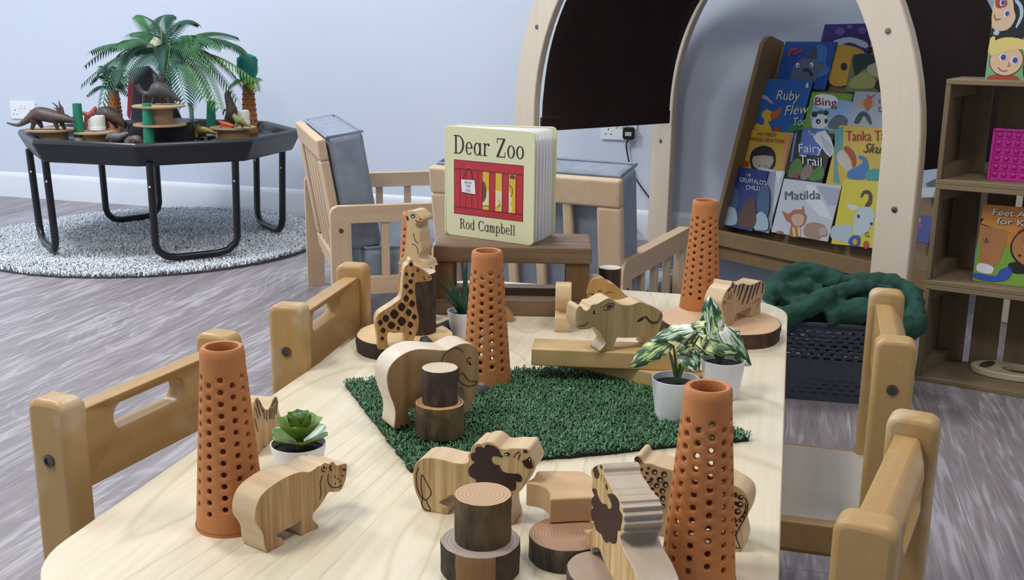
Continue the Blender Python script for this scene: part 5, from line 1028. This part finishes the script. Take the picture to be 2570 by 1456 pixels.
def bundle(name, label, tubes, col, cat, vox=.007):
    mb = MB()
    for pth, r in tubes: mb.tube([V(p) for p in smooth(pth, 4, False)], r, 12)
    c = sum((v for v in mb.v), V((0, 0, 0)))/len(mb.v); zmin = min(v.z for v in mb.v); c.z = zmin
    o = mb.build(name, plain(col, .95, name='soft_'+col, noise=.22, scale=25, bmp=.3), None, c)
    rmd = o.modifiers.new('remesh', 'REMESH'); rmd.mode = 'VOXEL'; rmd.voxel_size = vox; rmd.use_smooth_shade = True
    sm_ = o.modifiers.new('smooth', 'SMOOTH'); sm_.iterations = 4; sm_.factor = .5
    tx_ = bpy.data.textures.new(name+'_folds', 'CLOUDS'); tx_.noise_scale = .03
    dp = o.modifiers.new('folds', 'DISPLACE'); dp.texture = tx_; dp.strength = .02; dp.texture_coords = 'GLOBAL'
    return tag(o, label, cat)
bq = lambda x, y, z: tuple(BKO+V((x, y, z+(.026 if z > .195 else .006 if z < .15 else .014))))
bundle('blanket', 'crumpled dark green fleece blanket spilling over the slotted basket', [
    ([bq(.075, .0, .19), bq(.085, .07, .215), bq(.13, .14, .245), bq(.19, .17, .25), bq(.25, .15, .23)], .026), ([bq(.10, .06, .20), bq(.15, .12, .215), bq(.2, .13, .2)], .03),
    ([bq(.07, -.008, .185), bq(.14, -.005, .195), bq(.20, .02, .215), bq(.26, .07, .232), bq(.32, .1, .235)], .024),
    ([bq(.22, .02, .19), bq(.3, .02, .20), bq(.4, .0, .19), bq(.42, .04, .19)], .028), ([bq(.25, .15, .225), bq(.32, .17, .24), bq(.39, .15, .235), bq(.42, .09, .215), bq(.41, .02, .19)], .022), ([bq(.13, .05, .185), bq(.24, .10, .19), bq(.36, .10, .195)], .04),
    ([bq(.30, .12, .24), bq(.36, .09, .235), bq(.39, .05, .215)], .014), ([bq(.41, .02, .18), bq(.40, -.012, .13), bq(.395, -.014, .115)], .014)], '21483C', 'blanket', .0055)
bundle('cloth', 'small pale grey cloth peeping over the basket edge behind the tiger', [([bq(.0, .06, .165), bq(.03, .03, .20), bq(.065, .0, .203), bq(.085, .01, .195)], .012)], 'A9AFC0', 'cloth', .004)

# ---------------------------------------------------------------- round rug
RGC = V((-2.47, 3.795, 0)); RGR = .685
rug = thing('round_rug', 'fluffy pale grey round rug under the black activity tray', 'rug', RGC)
MB().lathe([(RGR-.01, 0), (RGR, .001), (RGR, .006), (RGR-.02, .009), (.001, .01)], 72, caps=False).build('backing', plain('4A4A50', .95, name='rug_backing'), rug)
rr = random.Random(5); tv, tf, tm = [], [], []
for i in range(34000):
    a = rr.uniform(0, 2*PI); q = RGR*math.sqrt(rr.random()); p = V((q*math.cos(a), q*math.sin(a), .008+.006*math.sin(q*22+a*3)*.5))
    d = V((rr.uniform(-1, 1), rr.uniform(-1, 1), 0)); d.normalize(); e = V((-d.y, d.x, 0))*.0034; L_ = rr.uniform(.010, .022); hh = rr.uniform(.010, .018)
    m_ = p+d*L_*.4+V((0, 0, hh)); t_ = p+d*L_+V((0, 0, hh*rr.uniform(.5, .9))); o_ = len(tv); tv += [p-e, p+e, m_+e*.8, m_-e*.8, t_]; tf += [(o_, o_+1, o_+2, o_+3), (o_+3, o_+2, o_+4)]; k = rr.choice((0, 0, 1, 1, 2)); tm += [k, k]
pb = MB(); pb.v = tv; pb.f = tf; pb.m = tm; pb.sm = [True]*len(tf)
o = pb.build('pile', [plain(c, .95, name='rug_pile_'+c) for c in ('D0D5DC', 'E2E6EC', 'F0F3F6')], rug, fix=False); o['kind'] = 'stuff'

# ---------------------------------------------------------------- octagonal activity tray on its stand
TC = V((-2.375, 3.755, 0)); RZ = .445
tr = thing('activity_tray', 'black octagonal activity tray on bent tube legs standing on the round rug', 'activity tray', TC)
TRAY = plain('171B24', .33, name='black_tray_plastic')
o = MB().lathe([(.44, .368), (.500, .371), (.535, .440), (.534, .450), (.526, .454), (.510, .453), (.500, .446), (.487, .416), (.001, .414)], 8, ph=PI/8, caps=False).build('tray', TRAY, tr, bevel=.016, seg=3, ang=20)
for (a, b_) in (((-2.79, 3.53), (-2.57, 3.33)), ((-2.16, 3.33), (-1.96, 3.55)), ((-1.97, 3.94), (-2.18, 4.13)), ((-2.66, 4.15), (-2.78, 3.94))):
    A_2, B_2 = V(a+(0,))-TC, V(b_+(0,))-TC; zf = .036
    f = lambda P_, z: P_*(1+.03*(z/.38))+V((0, 0, z))
    pt = [f(A_2, .385), f(A_2, .15), f(A_2, .09), f(A_2, zf+.03).lerp(f(B_2, zf+.03), .03), f(A_2, zf+.008).lerp(f(B_2, zf+.008), .12), f(A_2, zf).lerp(f(B_2, zf), .25), f(A_2, zf).lerp(f(B_2, zf), .75), f(B_2, zf+.008).lerp(f(A_2, zf+.008), .12), f(B_2, zf+.03).lerp(f(A_2, zf+.03), .03), f(B_2, .09), f(B_2, .15), f(B_2, .385)]
    lg = MB().tube(pt, .0135, 12).build('leg', BLACKP, tr)
    for P_ in (A_2, B_2):
        o = MB().lathe([(.004, 0), (.004, .002), (.002, .003)], 8).build('push_button', plain('D8DAE0', .3), lg); q = f(P_, .30); dn = V((-q.x*.4+.25, -1, 0)).normalized(); o.location = q+dn*.013; o.rotation_euler = dn.to_track_quat('Z', 'Y').to_euler()

CARD = plain('A58B6C', .85, name='brown_cardboard', noise=.06, scale=30)
ZT = .415
def spool(label, p, ztop, R_, rc, z0=ZT, mat_=CARD, name='cardboard_spool', th=.006):
    c = at(*p, ztop); t = thing(name, label, 'spool', (c.x, c.y, z0), 0, 'spools on the black tray'); h = ztop-z0
    MB().lathe([(R_, h-th), (R_, h), (.012, h), (.012, h-th)], 40, caps=False).build('top_disc', mat_, t, bevel=.001); MB().lathe([(R_, 0), (R_, th), (.012, th), (.012, 0)], 40, caps=False).build('bottom_disc', mat_, t, bevel=.001)
    MB().lathe([(rc, th), (rc, h-th)], 32).build('core', mat_, t); return c
s1 = spool('cardboard spool under the horned brown dinosaur at the left of the tray', (128, 323), .468, .092, .058)
s2 = spool('cardboard spool under the white canister on the tray', (237, 330), .458, .078, .045)
s3 = spool('cardboard spool under the orange lizard at the right of the tray', (585, 318), .470, .088, .060)
BD = plain('14151B', .45, name='black_drum')
s4 = spool('large black spool in the middle of the tray', (408, 303), .500, .128, .112, mat_=BD, name='black_spool', th=.008)
s5 = spool('small cardboard spool stacked on the large black spool', (398, 264), .572, .092, .046, z0=.5005)
bo = lambda x, y, z: at(x, y, z)
# green tubes, canisters
for i, (p, lab, a) in enumerate((((201, 361), 'green paper tube with white base at the left of the tray', 0), ((376, 381), 'green paper tube with white base at the front of the tray', .0), ((530, 350), 'green paper tube with white base at the right of the tray', -.06))):
    l = at(p[0], p[1]-2, ZT+.001); t = thing('paper_tube', lab, 'tube', l, 0, 'green tubes on the tray'); t.scale.z = (1, 1.14, 1)[i]; t.rotation_euler.y = -a
    MB().lathe([(.0185, 0), (.0185, .024)], 24).build('white_base', WHITE, t); MB().lathe([(.0195, .022), (.016, .146), (.013, .147), (.013, .134)], 24).build('green_sleeve', plain('1F8060', .6, name='green_paper'), t)
for p, zz, lab in (((244, 327), .459, 'white lidded canister on the middle left cardboard spool'), ((607, 312), .471, 'white lidded canister at the back of the right cardboard spool')):
    l = at(*p, zz); t = thing('canister', lab, 'canister', l, 0, 'white canisters on the tray'); MB().lathe([(.030, 0), (.033, .002), (.033, .014)], 28).build('lid', WHITE, t); MB().lathe([(.031, .014), (.032, .045), (.030, .054), (.024, .056)], 28).build('body', plain('E9E8E2', .4), t)

# ---------------------------------------------------------------- palm, ferny cones
FN = V((-.2466, .969, 0))
def tp(p, O, dy=0): return hit(p, O+FN*dy, FN)
LEAFM = [plain('234C3C', .75, name='palm_dark', noise=.25, scale=20), plain('33643F', .75, name='palm_mid', noise=.25, scale=20), plain('628C42', .75, name='palm_light', noise=.2, scale=20)]
def frond(t, p0, p1, p2, w, mat_, n=30, lw=.0075, org=None):
    w *= 1.3
    p0, p1, p2 = V(p0), V(p1), V(p2); mb = MB(); path = [p0*(1-x)**2+p1*2*x*(1-x)+p2*x*x for x in (i/12 for i in range(13))]
    mb.tube([p-org for p in path], [.0028*(1-.8*i/12)+.0005 for i in range(13)], 5, 1)
    for i in range(1, n+1):
        x = i/n*.97+.02; c = p0*(1-x)**2+p1*2*x*(1-x)+p2*x*x; d = ((p1-p0)*(1-x)+(p2-p1)*x).normalized()
        s = d.cross(V((0, 0, 1))); s = s.normalized() if s.length > .05 else V((1, 0, 0)); u_ = s.cross(d).normalized()
        L_ = w*(max(0, math.sin(PI*min(1, .15+.83*x)))**.5*.75+.25)*(1-.3*x)
        for sg in (-1, 1):
            dr = (s*sg*.85+d*.62-V((0, 0, .28))).normalized(); e = (d-dr*d.dot(dr)).normalized()*lw*.5
            a, m1, m2, tip = c, c+dr*L_*.35+e*1.0+u_*.004, c+dr*L_*.35-e*1.0+u_*.004, c+dr*L_-V((0, 0, L_*.16))
            k1, k2 = c+dr*L_*.7+e*.7, c+dr*L_*.7-e*.7
            mb.add([q-org for q in (a, m1, m2, k1, k2, tip)], [(0, 1, 2), (1, 3, 4, 2), (3, 5, 4)], 0)
    return mb.build('frond', [mat_, LEAFM[2]], t, fix=False)
PC = TC+V((-.03, .10, 0)); crown = tp((408, 138), PC); PB = V((crown.x, crown.y, ZT))
palm = thing('artificial_palm', 'artificial palm plant with arching green fronds in the middle of the tray', 'artificial plant', PB)
tkp = [PB+V((0, 0, 0)), PB.lerp(crown, .5)+V((.01, 0, 0)), crown]; MB().tube([p-PB for p in tkp], [.03, .022, .02], 12).build('trunk', plain('5A4632', .9, name='palm_trunk', noise=.3, scale=60), palm)
MB().tube([crown-PB+V((0, -.02, .0)), crown-PB+V((-.008, -.04, .035)), crown-PB+V((0, -.03, .065))], [.022, .032, .012], 12).build('fibre', plain('A8A48E', .95, name='pale_coir', noise=.5, scale=120, bmp=.8), palm)
FR = [((340, 50), (228, 162), 0, .075, 0), ((330, 90), (222, 205), -.12, .085, 0), ((300, 60), (268, 250), -.18, .10, 0), ((380, 40), (352, 45), .1, .06, 1), ((395, 20), (430, 48), .05, .06, 0), ((440, 20), (490, 66), .12, .06, 0),
      ((500, 40), (470, 135), -.16, .075, 1), ((500, 55), (580, 96), .1, .075, 0), ((560, 40), (628, 165), .0, .085, 0), ((520, 95), (632, 205), -.08, .07, 2), ((480, 95), (540, 262), -.2, .085, 2), ((430, 95), (462, 250), -.22, .11, 0), ((500, 85), (580, 240), -.05, .085, 1),
      ((470, 60), (520, 175), -.2, .08, 1), ((340, 70), (300, 120), -.2, .07, 1), ((350, 100), (310, 200), -.24, .09, 0), ((390, 60), (330, 90), .16, .08, 1), ((520, 70), (610, 235), .06, .085, 0), ((480, 50), (545, 120), -.1, .08, 1), ((460, 110), (505, 235), -.24, .09, 1), ((300, 85), (240, 130), .1, .08, 1), ((560, 70), (600, 130), .14, .08, 0), ((440, 60), (415, 190), -.2, .08, 0)]
for c_, tp_, dy, w, k in FR:
    frond(palm, crown, tp(c_, crown, dy*.5), tp((408+(tp_[0]-408)*1.07, 138+(tp_[1]-138)*1.07), crown, dy), w, LEAFM[k], org=PB)
# terracotta cones on the tray with fronds tucked in
TER2 = plain('AE6A38', .7, name='terracotta_far', noise=.15, scale=150)
for p, h, lab, kind in (((263, 334), .165, 'orange terracotta cone with dark fronds on the left of the tray', 0), ((609, 340), .20, 'orange terracotta cone with teal crepe top on the right of the tray', 1)):
    l = at(*p, ZT+.001)+FN*.13; t = thing('planted_cone', lab, 'terracotta cone', l, 0, 'planted cones on the tray')
    o = MB().lathe([(.034, 0), (.022, h-.005), (.022, h), (.018, h), (.018, h-.02)], 24, caps=False).build('cone', TER2, t)
    hd = MB()
    for r in range(7):
        z = .03+r*(h-.05)/7; R_ = .034-.012*z/h
        for k in range(10): a = 2*PI*(k+.5*(r % 2))/10; hd.box(((R_+.0002)*math.cos(a), (R_+.0002)*math.sin(a), z), (.004, .004, .005), 0, Matrix.Rotation(a, 3, 'Z'))
    hd.build('perforations', plain('5A2E16', .9), o)
    top_ = l+V((0, 0, h))
    if kind == 0:
        for dx, dz in ((-.10, -.02), (.09, -.01), (-.05, .05), (.05, .06), (.0, .07), (-.08, .03), (.07, .03)): frond(t, top_-V((0, 0, .01)), top_+V((dx*.4, -.01, .07+dz)), top_+V((dx, -.03, dz)), .05, LEAFM[0], 14, org=l)
    else:
        mb = MB(); rd = random.Random(4)
        for k in range(9): a = k*.7; mb.tube([top_-l+V((.01*math.cos(a), .01*math.sin(a), -.01)), top_-l+V((.022*math.cos(a), .022*math.sin(a), .05)), top_-l+V((.032*math.cos(a+.4), .02*math.sin(a), .095+.02*rd.random())), top_-l+V((.02*math.cos(a+.8), .02*math.sin(a), .12))], [.008, .022, .018, .004], 8, flat=.5)
        mb.build('crepe_top', plain('0F7F7C', .7, name='teal_crepe', noise=.2, scale=30), t)
        for dx, dz in ((.07, -.02), (-.05, -.01), (.09, .02), (.03, .01)): frond(t, top_, top_+V((dx*.4, -.03, .04)), top_+V((dx, -.06, dz)), .04, LEAFM[2], 12, org=l)
# tall dark book standing open behind the spools
O = TC+FN*.16; P = [tp(q, O) for q in ((322, 300), (338, 170), (372, 165), (420, 215), (470, 300))]; Pz = [V((p.x, p.y, max(p.z, ZT))) for p in P]
bb = V((Pz[0].x, Pz[0].y, ZT)); t = thing('dark_box', 'tall dark grey folding panel with red side standing behind the stacked spools', 'panel', bb)
P0 = [V((P[0].x, P[0].y, ZT)), V((P[1].x, P[1].y, P[1].z)), V((P[2].x, P[2].y, P[2].z)), V((P[3].x, P[3].y, P[3].z)), V((P[4].x, P[4].y, ZT))]
MB().prism([p-bb for p in P0], FN*.012).build('front_panel', plain('4A4A50', .6), t, bevel=.001)
q = [tp(z_, O, .012) for z_ in ((316, 290), (320, 180), (338, 170), (322, 300))]
MB().prism([p-bb+FN*.013 for p in q], FN*.01).build('red_side', plain('A83A40', .5), t)
# ---------------------------------------------------------------- toy dinosaurs
def dino(name, label, col, zb, base_px, body, legs, extra=(), group='toy dinosaurs on the tray', noise=.25, sp=None):
    O = at(*base_px, zb); t = None; k = (O-CAM).dot(fw)/F
    P = lambda p, dy=0: hit(p[:2], O+FN*dy, FN)-O
    mb = MB()
    mb.tube([P(b) for b in smooth([b[:2] for b in body], 3, False)], [r[0]*k for r in smooth([(b[2], 0) for b in body], 3, False)], 12, flat=.8)
    for i, lg in enumerate(legs): mb.tube([V((q.x, q.y, max(q.z, .002))) for q in (P(b, (-1 if i % 2 == 0 else 1)*.012) for b in lg)], [b[2]*k for b in lg], 8)
    for ex in extra:
        mb.tube([P(b, b[3] if len(b) > 3 else 0) for b in ex], [max(b[2]*k, .0006) for b in ex], 7, flat=.6)
    o = mb.build(name, [plain(col, .5, name='dino_'+col, noise=noise, scale=90, bmp=.3)], None, fix=True); o.location = O
    return tag(o, label, 'toy dinosaur', group)
dino('toy_dinosaur', 'brown horned toy dinosaur with long tail at the far left of the tray', '4E3E38', .468, (115, 326), [(17, 308, 2), (45, 314, 5), (70, 300, 11), (92, 286, 18), (115, 288, 19), (140, 294, 17), (158, 296, 13), (172, 300, 10), (188, 304, 4)],
     [[(85, 300, 10), (84, 312, 6), (80, 324, 4.5)], [(95, 300, 9), (101, 312, 6), (106, 321, 4)], [(138, 300, 9), (141, 314, 5), (145, 326, 4)], [(152, 302, 8), (158, 314, 5), (163, 325, 4)]], [[(150, 288, 7), (152, 270, 3), (147, 253, 1)], [(152, 286, 6), (142, 266, 2.5), (131, 257, 1)], [(156, 286, 6), (156, 270, 2.5), (150, 262, 1)], [(150, 284, 6), (142, 274, 2), (134, 270, 1)], [(178, 298, 3), (184, 292, .8)]])
dino('toy_dinosaur', 'brown horned toy dinosaur facing right behind the white canister', '54403A', .459, (280, 324), [(238, 290, 6), (252, 280, 12), (272, 284, 19), (290, 294, 16), (304, 308, 10), (310, 318, 5)], [[(262, 296, 8), (268, 310, 5), (272, 322, 4)], [(280, 300, 8), (288, 312, 5), (294, 322, 4)]], [[(292, 288, 6), (294, 278, 3), (297, 269, 1)], [(300, 300, 3), (296, 290, 1)], [(300, 306, 3), (290, 306, .8)]])
dino('toy_dinosaur', 'small grey brown horned toy dinosaur at the tray front, left of the pair', '5C504E', ZT, (300, 368), [(268, 350, 6), (280, 342, 13), (298, 344, 15), (314, 338, 9), (324, 334, 5)], [[(280, 350, 7), (280, 360, 5), (280, 366, 4)], [(304, 350, 7), (306, 360, 5), (308, 366, 4)]], [[(300, 336, 6), (302, 324, 3), (307, 317, 1)], [(316, 332, 5), (320, 324, 3), (322, 314, 1)]])
dino('toy_dinosaur', 'small brown spotted toy dinosaur at the tray front, beside the green tube', '6A5A54', ZT, (345, 372), [(324, 350, 4), (336, 348, 10), (350, 352, 11), (362, 358, 6)], [[(336, 354, 5), (335, 362, 4), (334, 369, 3)], [(354, 356, 5), (355, 364, 4), (357, 370, 3)]], [])
dino('toy_dinosaur', 'pale green long necked toy dinosaur right of the black spool', '6E9A8A', ZT, (490, 356), [(472, 262, 5), (478, 266, 6), (481, 290, 6), (480, 312, 8), (486, 328, 13), (500, 334, 12), (514, 340, 5)], [[(484, 336, 7), (482, 348, 5), (481, 356, 4)], [(500, 338, 7), (500, 350, 5), (500, 356, 4)]])
dino('toy_dinosaur', 'yellow and brown frilled toy dinosaur at the right front of the tray', '9A8440', ZT+.018, (505, 346), [(476, 342, 3), (486, 332, 7), (500, 328, 11), (518, 328, 9), (534, 332, 4), (545, 334, 1.5)], [[(492, 334, 5), (492, 341, 4), (494, 346, 3)], [(512, 332, 5), (515, 340, 4), (517, 345, 3)]], [[(488, 330, 9), (496, 318, 5), (500, 312, 2)]])
o = MB().lathe([(.05, 0), (.052, .004), (.045, .014), (.02, .017)], 28).build('black_dish', BD, None); o.location = at(512, 352, ZT); tag(o, 'low black dish under the yellow dinosaur on the tray', 'dish')
dino('toy_dinosaur', 'dark olive upright toy dinosaur beside the right planted cone', '3E3426', .471, (578, 316), [(574, 228, 5), (571, 238, 8), (577, 260, 11), (582, 280, 15), (577, 298, 14), (570, 312, 8)], [[(572, 296, 9), (570, 306, 6), (572, 315, 5)], [(584, 296, 9), (588, 306, 6), (586, 315, 5)]], [[(566, 274, 3), (560, 282, 2), (560, 290, 1)]])
dino('toy_lizard', 'bright orange toy lizard lying on the right cardboard spool', 'C4512A', .471, (568, 321), [(548, 301, 1.5), (556, 308, 5), (568, 312, 6), (580, 315, 5), (588, 316, 3)], [[(558, 314, 3), (554, 318, 2), (550, 320, 1.5)], [(580, 316, 3), (584, 319, 2), (588, 320, 1.5)]], [], noise=.1)
dino('toy_dinosaur', 'olive green toy dinosaur leaning against the right canister', '7C8044', .471, (606, 322), [(584, 288, 3), (594, 298, 8), (604, 304, 9), (616, 312, 5), (630, 318, 2)], [[(596, 304, 5), (594, 312, 4), (592, 319, 3)], [(606, 308, 5), (608, 314, 4), (609, 320, 3)]], [[(592, 292, 4), (588, 284, 1.5)]])
dino('toy_dinosaur', 'dark grey humped toy dinosaur on the stacked cardboard spool', '3E3A3A', .573, (392, 262), [(344, 212, 6), (356, 232, 7), (376, 236, 10), (396, 224, 22), (416, 232, 18), (440, 246, 8), (452, 252, 3)], [[(362, 238, 5), (361, 250, 4), (360, 259, 3.5)], [(390, 240, 8), (386, 252, 5), (384, 261, 4.5)], [(420, 242, 8), (424, 252, 5), (424, 259, 4.5)], [(405, 244, 7), (407, 254, 4), (408, 260, 4)]], [[(392, 210, 7), (388, 192, 4), (384, 184, 1)], [(404, 208, 7), (406, 190, 4), (408, 182, 1)]])
dino('toy_dinosaur', 'red frilled toy dinosaur with teal belly between the tube and the canister', '9A4A44', .459, (222, 328), [(205, 282, 3), (214, 286, 6), (224, 290, 9), (234, 280, 8), (240, 268, 4)], [[(216, 294, 5), (216, 310, 4), (216, 326, 3.5)], [(228, 294, 5), (229, 310, 4), (230, 326, 3.5)]], [])
dino('toy_dinosaur', 'small teal toy dinosaur in front of the black spool', '6A8A94', ZT, (352, 352), [(342, 338, 2), (348, 318, 7), (352, 326, 8), (358, 334, 5), (364, 316, 1.5)], [[(348, 330, 4), (347, 340, 3), (346, 350, 3)], [(355, 332, 4), (356, 342, 3), (357, 350, 3)]], [])
